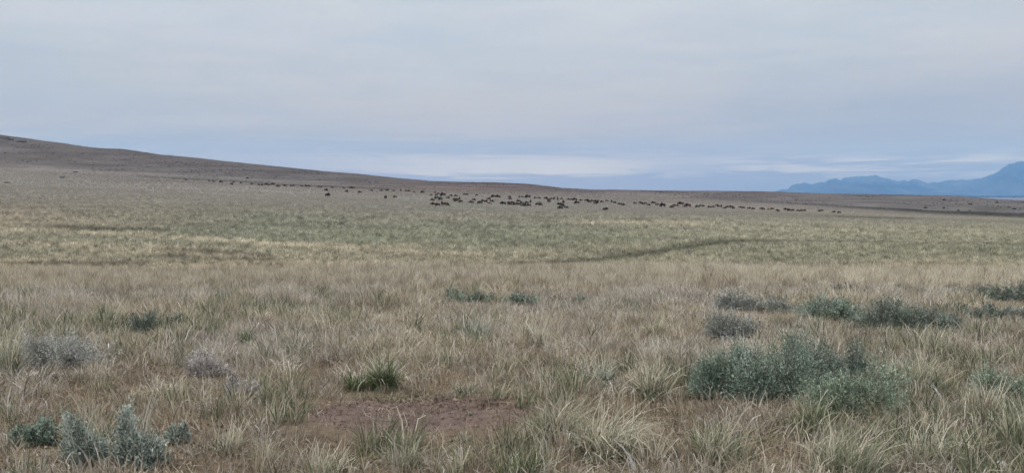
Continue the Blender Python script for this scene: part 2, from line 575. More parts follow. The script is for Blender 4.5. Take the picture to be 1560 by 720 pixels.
# ------------------------------------------------------------------ ground sheet
def build_ground():
    th_f = np.radians(np.linspace(-40, 40, 420))
    th_b = np.radians(np.linspace(40, 320, 72)[1:-1])
    th = np.concatenate([th_f, th_b])
    rr = np.concatenate([[0.6, 1.2, 1.8, 2.4, 3.0], np.geomspace(3.3, 30, 150)[0:], np.geomspace(30, 1100, 190)[1:], np.geomspace(1100, 22900, 44)[1:]])
    T, R = np.meshgrid(th, rr)
    X = R * np.sin(T)
    Y = R * np.cos(T)
    Zs = H(X, Y)
    V = np.stack([X, Y, Zs], -1).reshape(-1, 3)
    nt, nr = len(th), len(rr)
    i = np.arange(nr - 1)[:, None] * nt
    j = np.arange(nt)[None, :]
    jn = (j + 1) % nt
    Q = np.stack([i + j, i + nt + j, i + nt + jn, i + jn], -1).reshape(-1, 4)[:, ::-1]
    V = np.vstack([V, [[0, 0, float(H(0.0, 0.01))]]])
    c = len(V) - 1
    Yc = np.maximum(V[:, 1], np.hypot(V[:, 0], V[:, 1]) * 0.55)
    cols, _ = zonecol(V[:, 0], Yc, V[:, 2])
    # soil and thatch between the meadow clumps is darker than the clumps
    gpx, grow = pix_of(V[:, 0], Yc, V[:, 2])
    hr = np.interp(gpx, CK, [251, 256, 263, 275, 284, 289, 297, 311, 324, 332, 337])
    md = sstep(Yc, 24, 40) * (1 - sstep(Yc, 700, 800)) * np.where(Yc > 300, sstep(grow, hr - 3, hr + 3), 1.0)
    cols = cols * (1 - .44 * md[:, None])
    m, N, out = new_mat('steppe_soil')
    a = N.new('ShaderNodeAttribute', attribute_name='bc')
    g = N.new('ShaderNodeNewGeometry')
    P = g.outputs['Position']
    ln = N.new('ShaderNodeVectorMath', operation='LENGTH')
    N.l.new(P, ln.inputs[0])
    dist = ln.outputs['Value']
    n_fine = N.noise(P, 38.0, 4, 0.65)
    n_clod = N.noise(P, 9.0, 4, 0.6)
    n_tuft = N.noise(P, 1.3, 3, 0.6)
    n_tuf2 = N.noise(P, 0.42, 4, 0.65)
    n_big = N.noise(P, 0.05, 4, 0.6)
    nearf = N.math('SUBTRACT', 1.0, N.smooth(dist, 22, 40))
    f1 = N.math('ADD', -0.35, N.math('MULTIPLY', 2.6, N.math('ADD', N.math('MULTIPLY', n_fine, 0.5), N.math('MULTIPLY', n_clod, 0.5))))
    farf = N.smooth(dist, 350, 700)
    f2 = N.math('ADD', 0.45, N.math('MULTIPLY', 1.1, N.math('ADD', N.math('MULTIPLY', n_tuft, 0.5), N.math('MULTIPLY', n_tuf2, 0.5))))
    f3 = N.math('ADD', 0.30, N.math('MULTIPLY', 1.4, N.math('ADD', N.math('MULTIPLY', n_tuf2, 0.6), N.math('MULTIPLY', n_big, 0.4))))
    mixf = N.new('ShaderNodeMix')
    N.put(mixf.inputs[0], farf)
    N.put(mixf.inputs[2], f2)
    N.put(mixf.inputs[3], f3)
    mixn = N.new('ShaderNodeMix')
    N.put(mixn.inputs[0], nearf)
    N.put(mixn.inputs[2], mixf.outputs[0])
    N.put(mixn.inputs[3], f1)
    vs = N.new('ShaderNodeVectorMath', operation='SCALE')
    N.l.new(a.outputs['Color'], vs.inputs[0])
    N.l.new(mixn.outputs[0], vs.inputs['Scale'])
    b = N.new('ShaderNodeBsdfPrincipled')
    N.l.new(vs.outputs[0], b.inputs['Base Color'])
    b.inputs['Roughness'].default_value = 0.95
    b.inputs['Specular IOR Level'].default_value = 0.1
    bp = N.new('ShaderNodeBump')
    bp.inputs['Strength'].default_value = 0.9
    bp.inputs['Distance'].default_value = 0.05
    N.l.new(N.math('ADD', N.math('MULTIPLY', n_clod, 0.7), N.math('MULTIPLY', n_fine, 0.3)), bp.inputs['Height'])
    N.l.new(bp.outputs[0], b.inputs['Normal'])
    N.l.new(b.outputs[0], out.inputs['Surface'])
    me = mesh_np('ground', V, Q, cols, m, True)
    # close the small hole at the camera's feet
    bm = bmesh.new()
    bm.from_mesh(me)
    bm.verts.ensure_lookup_table()
    for k in range(nt):
        bm.faces.new((bm.verts[c], bm.verts[(k + 1) % nt], bm.verts[k]))
    bmesh.ops.recalc_face_normals(bm, faces=bm.faces)
    bm.to_mesh(me)
    bm.free()
    if me.polygons[1000].normal.z < 0:
        me.flip_normals()
    o = link('ground', me, kind='structure')
    return o


build_ground()


# ------------------------------------------------------------------ mountains, flats' tree belt, haze
def build_mountains():
    rng = np.random.RandomState(5)
    PX = [1150, 1180, 1200, 1213, 1235, 1250, 1275, 1300, 1315, 1330, 1350, 1368, 1390, 1400, 1412, 1430, 1460, 1480, 1500, 1515, 1530,
          1540, 1560, 1600, 1700, 1850, 2000, 2200]
    PR = [299, 292, 286, 279.5, 280, 277, 272, 268, 266.5, 268.5, 272, 275, 273.5, 275, 278, 275.5, 275, 274, 268, 262, 254,
          249, 245, 236, 224, 238, 262, 299]
    D0, DC, D1 = 15500.0, 19500.0, 22400.0
    us = np.linspace(1150, 2200, 520)
    ds = np.concatenate([np.linspace(D0, DC, 50), np.linspace(DC, D1, 22)[1:]])
    pr = np.interp(us, PX, PR)
    pr = pr + (fbm(us / 8.0, us * 0, 81, 4) - .5) * 8.0 * sstep(297 - pr, 2, 12)
    hc = DC * slope_of(pr) + CAMZ + 30
    U, D = np.meshgrid((us - 780) / F, ds)
    Hc = np.broadcast_to(hc, D.shape)
    t = np.where(D < DC, (D - D0) / (DC - D0), (D1 - D) / (D1 - DC))
    X = U * D
    ridg = 1 - np.abs(fbm(X / 900.0, D / 1400.0, 61, 5) * 2 - 1) * 2
    rough = (ridg - 0.5) * 0.5 * np.sin(np.pi * np.clip(t, 0, 1)) ** 0.8
    Z = -34 + np.maximum(Hc, 0) * (np.clip(t, 0, 1) ** 1.15 + rough * (t < 1)) + (vnoise(X / 120, D / 160, 3) - 0.5) * 26 * np.clip(t * 3, 0, 1)
    Z = np.maximum(Z, -40)
    # keep the crest the highest thing along each line of sight
    top = (Hc - 30) / DC
    Z = np.minimum(Z, top * D + 4 - (np.abs(D - DC) / 900.0) * 6)
    V = np.stack([X, D, Z], -1).reshape(-1, 3)
    nu, nd = len(us), len(ds)
    i = np.arange(nd - 1)[:, None] * nu
    j = np.arange(nu - 1)[None, :]
    Q = np.stack([i + j, i + j + 1, i + nu + j + 1, i + nu + j], -1).reshape(-1, 4)
    pxv = np.broadcast_to(us, D.shape).ravel()
    zr = V[:, 2]
    c = np.tile(np.array([0.04, 0.046, 0.05]), (len(V), 1)) * (0.4 + 2.0 * np.clip(fbm(V[:, 0] / 420, V[:, 1] / 700, 71, 4) - .35, 0, 1))[:, None]
    sn = (fbm(V[:, 0] / 70, V[:, 1] / 300, 73, 3) > 0.53) * np.exp(-((pxv - 1316) / 9.0) ** 2) * sstep(zr, 395, 440) * .45
    c = c * (1 - sn[:, None]) + np.array([0.75, 0.78, 0.82]) * sn[:, None]
    m, N, out = new_mat('mountain_rock')
    a = N.new('ShaderNodeAttribute', attribute_name='bc')
    b = N.new('ShaderNodeBsdfDiffuse')
    N.l.new(a.outputs['Color'], b.inputs['Color'])
    N.l.new(b.outputs[0], out.inputs['Surface'])
    link('mountains', mesh_np('mountains', V, Q, c, m, True), kind='structure')
    # dark belt of trees at the edge of the flats under the mountains
    Vt, Ft = [], []
    base = 0
    octv = np.array([[1, 0, .35], [.5, .87, .4], [-.5, .87, .35], [-1, 0, .4], [-.5, -.87, .35], [.5, -.87, .4],
                     [.45, 0, .85], [-.22, .4, .9], [-.25, -.38, .82], [0, 0, 1.05], [.6, 0, 0], [-.3, .5, 0], [-.3, -.5, 0]])
    tri = [(0, 1, 6), (1, 7, 6), (1, 2, 7), (2, 3, 7), (3, 8, 7), (3, 4, 8), (4, 5, 8), (5, 6, 8), (5, 0, 6), (6, 7, 9), (7, 8, 9), (8, 6, 9),
           (10, 1, 0), (10, 11, 1), (11, 2, 1), (11, 3, 2), (11, 12, 3), (12, 4, 3), (12, 5, 4), (12, 10, 5), (10, 0, 5)]
    for k in range(900):
        u = (rng.uniform(1420, 1800) - 780) / F
        D_ = rng.uniform(11000, 11500)
        s = rng.uniform(13, 23)
        v = octv * np.array([s * rng.uniform(.8, 1.5), s, s * rng.uniform(.8, 1.25)]) + np.array([u * D_, D_, -30.5])
        Vt.append(v)
        Ft += [(a_ + base, b_ + base, c_ + base) for a_, b_, c_ in tri]
        base += len(octv)
    Vt = np.vstack(Vt)
    ct = np.tile([0.03, 0.045, 0.035], (len(Vt), 1))
    link('distant_woods', mesh_np('distant_woods', Vt, np.array(Ft), ct, m, True),
         'dark belt of trees far off along the foot of the blue mountains', 'woods', kind='stuff')


build_mountains()


def build_haze():
    bm = bmesh.new()
    bmesh.ops.create_cube(bm, size=1.0)
    for v in bm.verts:
        v.co = Vector((v.co.x * 46400, v.co.y * 46400, (v.co.z + 0.5) * 1300 - 42))
    me = bpy.data.meshes.new('haze')
    bm.to_mesh(me)
    bm.free()
    m, N, out = new_mat('thin_blue_air')
    pv = N.new('ShaderNodeVolumePrincipled')
    pv.inputs['Color'].default_value = (0.20, 0.46, 1.0, 1)
    pv.inputs['Absorption Color'].default_value = (1, 1, 1, 1)
    pv.inputs['Density'].default_value = 4.8e-5
    pv.inputs['Anisotropy'].default_value = 0.0
    N.l.new(pv.outputs[0], out.inputs['Volume'])
    me.materials.append(m)
    link('haze', me, kind='stuff')


build_haze()


# ------------------------------------------------------------------ grass blades
def blades(n, h, radius, tilt, bend, width, segs, rng, pal, wts, wind=0.25, hvar=0.35, up=1.0, tipcol=None, minz=0.0):
    """ribbons grown from a disc; returns V, F, C"""
    ph = rng.uniform(0, 2 * np.pi, n)
    rr = radius * np.sqrt(rng.rand(n))
    bx = rr * np.cos(ph)
    by = rr * np.sin(ph)
    dirp = ph + rng.normal(0, 1.1, n)
    L = h * (1 + rng.uniform(-hvar, hvar, n)) * up
    th0 = np.abs(rng.normal(0, tilt, n)) * (0.4 + 0.6 * rr / max(radius, 1e-4))
    bn = np.abs(rng.normal(bend, bend * 0.5, n))
    dx = np.cos(dirp)
    dy = np.sin(dirp)
    side = rng.uniform(0, np.pi, n)
    sx = np.cos(side)
    sy = np.sin(side)
    P = np.zeros((n, segs + 1, 3))
    P[:, 0, 0] = bx
    P[:, 0, 1] = by
    P[:, 0, 2] = -0.01
    kink = np.where(rng.rand(n) < .22, rng.randint(1, segs + 1, n), 99)
    kamt = rng.uniform(.5, 1.7, n)
    for k in range(segs):
        t = (k + 0.5) / segs
        th = th0 + bn * t ** 1.5 + np.where(k >= kink, kamt, 0)
        st = L / segs
        wob = rng.normal(0, .32, n)
        dx, dy = dx * np.cos(wob) - dy * np.sin(wob), dx * np.sin(wob) + dy * np.cos(wob)
        P[:, k + 1, 0] = P[:, k, 0] + st * (np.sin(th) * dx + wind * t)
        P[:, k + 1, 1] = P[:, k, 1] + st * np.sin(th) * dy
        P[:, k + 1, 2] = np.maximum(P[:, k, 2] + st * np.cos(th), minz)
    w = width * rng.uniform(0.6, 1.4, n)
    prof = np.array([0.8] + [1 - 0.75 * (k / segs) ** 1.5 for k in range(1, segs + 1)])
    off = np.stack([sx, sy, np.zeros(n)], -1)[:, None, :] * (w[:, None] * prof[None, :] * 0.5)[..., None]
    A = P - off
    B = P + off
    V = np.stack([A, B], 2).reshape(-1, 3)
    base = np.arange(n)[:, None] * (segs + 1) * 2
    k = np.arange(segs)[None, :] * 2
    Q = np.stack([base + k, base + k + 1, base + k + 3, base + k + 2], -1).reshape(-1, 4)
    pal = np.asarray(pal, float)
    ci = rng.choice(len(pal), n, p=np.asarray(wts) / np.sum(wts))
    cc = pal[ci] * rng.uniform(0.75, 1.25, (n, 1))
    C = np.repeat(cc[:, None, :], (segs + 1) * 2, 1)
    if tipcol is not None:
        tt = np.repeat(np.arange(segs + 1) / segs, 2)[None, :, None] ** 1.3
        C = C * (1 - tt) + (np.asarray(tipcol) * rng.uniform(0.8, 1.2, (n, 1)))[:, None, :] * tt
    return V, Q, np.clip(C.reshape(-1, 3), 0.005, 0.9)


def join(parts):
    V, Q, C = [], [], []
    b = 0
    for v, q, c in parts:
        V.append(v)
        Q.append(q + b)
        C.append(c)
        b += len(v)
    return np.vstack(V), np.vstack(Q), np.vstack(C)


# plant colours as base colours
STRAW = [(.58, .51, .40), (.48, .41, .32), (.66, .60, .50), (.30, .25, .18)]
PINK = [(.545, .49, .42), (.455, .405, .34), (.64, .59, .515), (.25, .22, .18)]
GREEN = [(.165, .185, .115), (.25, .26, .175), (.095, .115, .07), (.46, .43, .33)]
OLIVE = [(.24, .25, .15), (.32, .31, .19), (.18, .20, .12), (.46, .40, .28)]
GREY = [(.46, .43, .40), (.56, .53, .50), (.34, .32, .29), (.24, .22, .19)]
WHITE1 = [(1.0, 1.0, 1.0), (1.2, 1.2, 1.18), (.55, .55, .52), (.85, .82, .77)]
EQ = [1, 1, .7, .6]


def srcs(tag, k, fn, mat):
    col = bpy.data.collections.new('source_' + tag)
    for i in range(k):
        V, Q, C = fn(np.random.RandomState(100 + i * 7 + sum(map(ord, tag))))
        o = bpy.data.objects.new('%s_%02d' % (tag, i), mesh_np(tag, V, Q, C, mat))
        col.objects.link(o)
    return col, k


def scatter(name, pts, rot, scl, idx, tint, col, label, cat):
    me = bpy.data.meshes.new(name)
    n = len(pts)
    me.vertices.add(n)
    me.vertices.foreach_set('co', np.ascontiguousarray(pts, dtype=np.float32).ravel())
    for nm, arr in (('rot', rot), ('scl', scl), ('tint', tint)):
        a = me.attributes.new(nm, 'FLOAT_VECTOR', 'POINT')
        a.data.foreach_set('vector', np.ascontiguousarray(arr, dtype=np.float32).ravel())
    a = me.attributes.new('idx', 'INT', 'POINT')
    a.data.foreach_set('value', np.ascontiguousarray(idx, dtype=np.int32))
    me.update()
    g = bpy.data.node_groups.new(name + '_nodes', 'GeometryNodeTree')
    g.interface.new_socket('Geometry', in_out='INPUT', socket_type='NodeSocketGeometry')
    g.interface.new_socket('Geometry', in_out='OUTPUT', socket_type='NodeSocketGeometry')
    gi = g.nodes.new('NodeGroupInput')
    go = g.nodes.new('NodeGroupOutput')
    iop = g.nodes.new('GeometryNodeInstanceOnPoints')
    ci = g.nodes.new('GeometryNodeCollectionInfo')
    ci.inputs['Collection'].default_value = col
    ci.inputs['Separate Children'].default_value = True
    ci.inputs['Reset Children'].default_value = True

    def named(nm, dt):
        a_ = g.nodes.new('GeometryNodeInputNamedAttribute')
        a_.data_type = dt
        a_.inputs['Name'].default_value = nm
        return a_.outputs['Attribute']
    g.links.new(gi.outputs[0], iop.inputs['Points'])
    g.links.new(ci.outputs[0], iop.inputs['Instance'])
    iop.inputs['Pick Instance'].default_value = True
    g.links.new(named('idx', 'INT'), iop.inputs['Instance Index'])
    g.links.new(named('rot', 'FLOAT_VECTOR'), iop.inputs['Rotation'])
    g.links.new(named('scl', 'FLOAT_VECTOR'), iop.inputs['Scale'])
    g.links.new(iop.outputs[0], go.inputs[0])
    o = link(name, me, label, cat, kind='stuff')
    md = o.modifiers.new('scatter', 'NODES')
    md.node_group = g
    return o


def wedge(n, d0, d1, umax, rng):
    d = np.sqrt(rng.uniform(d0 * d0, d1 * d1, n))
    u = rng.uniform(-umax, umax, n)
    return u * d, d


def lay(name, x, y, col, k, rng, smin, smax, tint, label, cat, zs=1.0, tilt=0.12):
    z = H(x, y)
    n = len(x)
    p_, r_ = pix_of(x, y, z)
    front = np.zeros(n, bool)
    for (cx, cy, w_, h_) in OCC:
        front |= (np.abs(p_ - cx) < w_ * .52) & (r_ >= cy - h_ * .4) & (r_ < cy + np.clip(h_ * .5, 6, 18))
    s = rng.uniform(smin, smax, n) * np.where(front, rng.uniform(.4, .75, n), 1.0)
    scl = np.stack([s, s, s * zs * rng.uniform(0.75, 1.3, n)], -1)
    rot = np.stack([rng.normal(0, tilt, n), rng.normal(0, tilt, n), rng.uniform(0, 6.28, n)], -1)
    return scatter(name, np.stack([x, y, z], -1), rot, scl, rng.randint(0, k, n), tint, col, label, cat)


OCC = []
# meadow beyond the swale ---------------------------------------------------
def field_clump(r):
    return join([blades(18, .32, .20, .42, .5, .045, 2, r, WHITE1, EQ, .1)])


fc, fk = srcs('meadow_clump', 5, field_clump, M_BLADE_T)
rng = np.random.RandomState(77)
xs, ys, ss = [], [], []
for (d0, d1, den, sc) in ((46, 75, 5.0, 0.8), (75, 120, 3.4, 1.0), (120, 200, 1.5, 1.25), (200, 330, 0.5, 1.7), (330, 620, 0.22, 1.5)):
    n = int(0.68 * (d1 * d1 - d0 * d0) * den)
    x_, y_ = wedge(n, d0, d1, 0.68, rng)
    xs.append(x_)
    ys.append(y_)
    ss.append(np.full(n, sc))
x = np.concatenate(xs)
y = np.concatenate(ys)
ss = np.concatenate(ss)
z = H(x, y)
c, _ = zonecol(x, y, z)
px_, row_ = pix_of(x, y, z)
gm = linemask(px_, row_, GREEN_LINE, 4.0)
keep = rng.rand(len(x)) > 0.0
kind = rng.rand(len(x))
gl = np.where(kind < 0.2, 0.5, np.where(kind > 0.76, 1.35, 1.0)) * rng.uniform(0.8, 1.2, len(x))
clus = fbm(x / 5.0, y / 5.0, 51, 3)
gl = gl * (0.75 + 0.5 * clus)
hue = np.stack([np.ones(len(x)), np.where(kind < 0.18, 1.08, 1.0), np.where(kind < 0.18, 0.95, 0.95)], -1)
farm = (1 - .82 * sstep(y, 120, 300))[:, None]
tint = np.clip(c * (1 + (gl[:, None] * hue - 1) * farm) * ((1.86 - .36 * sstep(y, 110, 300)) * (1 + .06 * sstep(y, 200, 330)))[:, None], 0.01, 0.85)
gry = tint.mean(1, keepdims=True)
tint = gry + (tint - gry) * .68
tint = tint * (1 + .12 * np.exp(-((row_ - 362) / 22.) ** 2))[:, None]
tint = tint * (1 + .08 * (1 - sstep(y, 130, 260)))[:, None] * (1 + (1 - sstep(y, 120, 220))[:, None] * np.array([.05, .0, .0])) * (1 + sstep(y, 150, 330)[:, None] * np.array([-.04, -.05, -.07]))
s = ss * rng.uniform(0.7, 1.3, len(x))
rot = np.stack([rng.normal(0, .1, len(x)), rng.normal(0, .1, len(x)), rng.uniform(0, 6.28, len(x))], -1)
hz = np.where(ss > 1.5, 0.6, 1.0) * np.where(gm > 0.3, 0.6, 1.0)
scl = np.stack([s, s, s * hz], -1)
scatter('meadow_grass', np.stack([x, y, z], -1), rot, scl, rng.randint(0, fk, len(x)), tint, fc,
        'pale green and tan tufted grass covering the wide meadow', 'grass')

# ------------------------------------------------------------------ tussocks (one thing each)
def tussock(px, row, w, h, pal, label, n=160, arch=1.0, lean=.25, tip=None, seed=0, upright=.35):
    x_, y_, z_ = at(px, row)
    m = y_ / F
    W, Hh = w * m, h * m
    r_ = np.random.RandomState(1000 + seed)
    wt = [1, 1, .8, .6]
    wd = .0011 * y_
    v1 = blades(int(n * .24), Hh * .92, W * .25, upright, .9 * arch, wd, 6, r_, pal, wt, lean, .4)
    v5 = blades(int(n * .15), Hh * .95, W * .25, upright, 1.1 * arch, wd * .85, 7, r_, pal, wt, lean, .4, tipcol=tip)
    v2 = blades(int(n * .5), Hh * .6, W * .34, .8, 1.3 * arch, wd, 5, r_, pal, wt, lean * .6, .4)
    v3 = blades(int(n * .45), Hh * .42, W * .26, .45, .7 * arch, wd, 3, r_, [(.09, .10, .06), (.14, .13, .085), (.07, .075, .045), (.2, .18, .12)], wt, lean * .4, .4)  # short old leaves at the base, coloured dark to stand in for contact shade
    v4 = blades(max(4, int(n * .07)), Hh * 1.05, W * .2, upright * .8, 1.5 * arch, wd * .9, 7, r_, [(.66, .60, .48)] * 4, wt, lean * 1.3, .3)
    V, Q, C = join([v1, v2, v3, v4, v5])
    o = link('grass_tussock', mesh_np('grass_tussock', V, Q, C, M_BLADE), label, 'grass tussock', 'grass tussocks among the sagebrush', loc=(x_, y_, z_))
    return o


G1 = [(.15, .175, .11), (.21, .23, .15), (.10, .125, .08), (.36, .35, .26)]
VG = [(.10, .145, .065), (.14, .185, .09), (.07, .10, .05), (.20, .22, .12)]
G2 = [(.25, .265, .18), (.35, .35, .25), (.15, .165, .11), (.56, .52, .41)]
G3 = [(.40, .38, .28), (.56, .52, .41), (.22, .22, .15), (.68, .63, .52)]
G4 = [(.28, .31, .26), (.38, .40, .35), (.18, .20, .165), (.56, .52, .45)]
STR = (.64, .58, .47)
TUSS = [
    (585, 590, 60, 50, VG, 'dark green tussock with straw tips just above the purple mud patch', 620, .7, .1, STR),
    (545, 594, 58, 30, VG, 'low dark green tuft joined to the west side of the dark green tussock', 420, .8, .1, None),
    (722, 522, 60, 50, G4, 'grey green tussock alone in pinkish dry grass above the mud patch', 190, .6, .1, None),
    (850, 672, 96, 84, G2, 'big olive tussock with a dark heart at the east end of the mud patch', 420, 1.0, .2, STR),
    (925, 690, 150, 96, G3, 'largest straw tussock arching over and sagging eastward beside the big olive one', 620, 1.9, .5, None),
    (905, 585, 100, 46, G4, 'blue green tussock with long pale stems behind the arching straw tussock', 300, 1.0, .35, STR),
    (992, 608, 70, 90, G3, 'slim tussock with tall curved stems and a green base west of the sagebrush row', 260, 1.2, .1, None),
    (990, 611, 60, 24, VG, 'short green tuft at the foot of the tall curved stems', 150, .9, .1, None),
    (822, 530, 34, 52, G3, 'thin upright straw tuft with a dark base in the pinkish grass', 90, .5, .1, None),
    (708, 601, 66, 26, G2, 'spreading low green tuft at the upper edge of the mud patch', 170, 1.1, .1, STR),
    (1088, 708, 100, 66, G2, 'green tussock with tall thin straw stalks on bare soil below the sagebrush row', 320, .8, .1, STR),
    (1236, 655, 70, 62, VG, 'deep green tussock in front of the pale green bush', 240, .8, .2, STR),
    (1410, 545, 90, 60, G2, 'olive tussock below the darkest long sagebrush', 300, 1.0, .1, STR),
    (1400, 600, 100, 62, G2, 'tall straw and olive tussock beside the mossy path', 380, .7, .15, None),
    (1290, 725, 170, 84, G2, 'dense leaning straw clump in front of the pale green bush', 700, .7, .45, None),
    (1420, 715, 160, 78, G2, 'wide green tussock of curved blades at the foot of the straw clump', 620, 1.3, .3, STR),
    (1556, 690, 90, 90, G2, 'tall pale tussock growing just east of the white stone', 520, .7, .2, None),
    (1500, 640, 70, 66, G3, 'upright straw tussock east of the mossy path', 300, .5, .1, None),
    (350, 690, 66, 52, G3, 'small dry tussock with a dark root on bare soil near the little round sage', 170, .7, .1, None),
    (405, 700, 64, 36, G2, 'low grey green tuft on the soil beside the small dry tussock', 160, .9, .1, STR),
    (500, 722, 100, 48, G3, 'loose straw tuft below the west end of the mud patch', 240, .8, .35, None),
    (622, 712, 60, 44, G2, 'green and straw tuft below the middle of the mud patch', 190, .9, .15, STR),
    (705, 672, 50, 18, G2, 'small sparse green tuft on the lower rim of the mud patch', 90, .9, .1, None),
    (800, 728, 120, 50, VG, 'green grass clump at the very bottom between mud patch and arching straw', 380, 1.0, .25, STR),
    (14, 572, 40, 78, G2, 'tall yellow green tussock beside the grey dead bush', 220, .5, .1, STR),
    (160, 505, 60, 44, G1, 'dark green tuft west of the roundest dark sagebrush', 190, .6, .1, STR),
    (78, 508, 30, 34, G1, 'narrow dark green tuft above the grey dead bush', 110, .6, .1, STR),
    (320, 512, 46, 34, G1, 'dark tuft east of the roundest dark sagebrush', 150, .7, .1, STR),
    (375, 524, 36, 26, VG, 'small vivid green tuft in the pinkish grass', 110, .8, .1, None),
    (345, 528, 60, 18, G1, 'flat spreading green tuft beside the vivid small tuft', 140, 1.0, .1, None),
    (443, 600, 50, 14, G1, 'short green turf tuft on the mossy ground west of the mud patch', 110, 1.0, .1, None),
    (595, 642, 12, 12, G1, 'tiny dark green sprig alone in the middle of the mud patch', 36, .7, .0, None),
    (715, 632, 12, 12, G1, 'tiny green sprig near the east end of the mud patch', 36, .7, .0, None),
    (960, 480, 50, 22, G1, 'low dark green tuft in lilac dead stems below the brow', 110, .9, .1, None),
    (1000, 515, 40, 40, G2, 'olive tuft above the slim tussock with tall curved stems', 130, .7, .1, STR),
    (490, 492, 34, 30, G4, 'grey green tuft in the dry grass between the brow and the vivid tuft', 100, .7, .1, STR),
    (565, 515, 50, 26, G4, 'low grey green tuft west of the tussock alone in pinkish grass', 130, .9, .1, None),
]
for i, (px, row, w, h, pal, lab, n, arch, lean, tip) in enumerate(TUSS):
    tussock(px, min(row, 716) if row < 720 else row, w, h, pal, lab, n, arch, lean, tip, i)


# ------------------------------------------------------------------ sagebrush
TEAL = [(.275, .335, .27), (.20, .25, .20), (.41, .47, .395), (.105, .135, .105)]
PTEAL = [(.37, .41, .36), (.27, .305, .265), (.50, .53, .47), (.14, .16, .135)]
DGRN = [(.215, .25, .21), (.16, .19, .16), (.31, .345, .295), (.09, .11, .09)]
SGREY = [(.33, .345, .31), (.25, .265, .24), (.43, .44, .40), (.16, .17, .15)]
PGRN = [(.33, .39, .30), (.26, .31, .235), (.42, .48, .38), (.15, .18, .13)]
SILV = [(.44, .44, .41), (.36, .36, .33), (.56, .56, .53), (.24, .23, .20)]
WOOD = [(.22, .18, .15), (.30, .26, .22), (.16, .13, .11), (.26, .22, .19)]


def leaf_cloud(cx, cy, cz, d, n, r_, pal, size, spread):
    """n small leaves set round each shoot tip; cx.. arrays of shoot axes from base to tip"""
    m = len(cx)
    t = r_.rand(m, n) ** .7
    base = np.stack([cx, cy, cz], -1)[:, None, :]
    P = base + d[:, None, :] * t[..., None] + r_.normal(0, spread, (m, n, 3))
    P[..., 2] = np.maximum(P[..., 2], 0.01)
    P = P.reshape(-1, 3)
    k = len(P)
    up = np.repeat(d / (np.linalg.norm(d, axis=1, keepdims=True) + 1e-6), n, 0)
    ax = up + r_.normal(0, .55, (k, 3))
    ax /= np.linalg.norm(ax, axis=1, keepdims=True)
    sd_ = np.cross(ax, r_.normal(0, 1, (k, 3)))
    sd_ /= np.linalg.norm(sd_, axis=1, keepdims=True) + 1e-6
    L = size * r_.uniform(.7, 1.5, (k, 1))
    W = L * .20
    V = np.stack([P, P + ax * L * .5 + sd_ * W, P + ax * L, P + ax * L * .5 - sd_ * W], 1).reshape(-1, 3)
    Q = np.arange(k * 4).reshape(-1, 4)
    pal = np.asarray(pal)
    tone = pal[r_.choice(4, m, p=[.33, .27, .18, .22])] * r_.uniform(.75, 1.45, (m, 1))
    C = np.repeat(np.repeat(tone, n, 0) * r_.uniform(.75, 1.25, (k, 1)), 4, 0)
    return V, Q, np.clip(C, .01, .8)


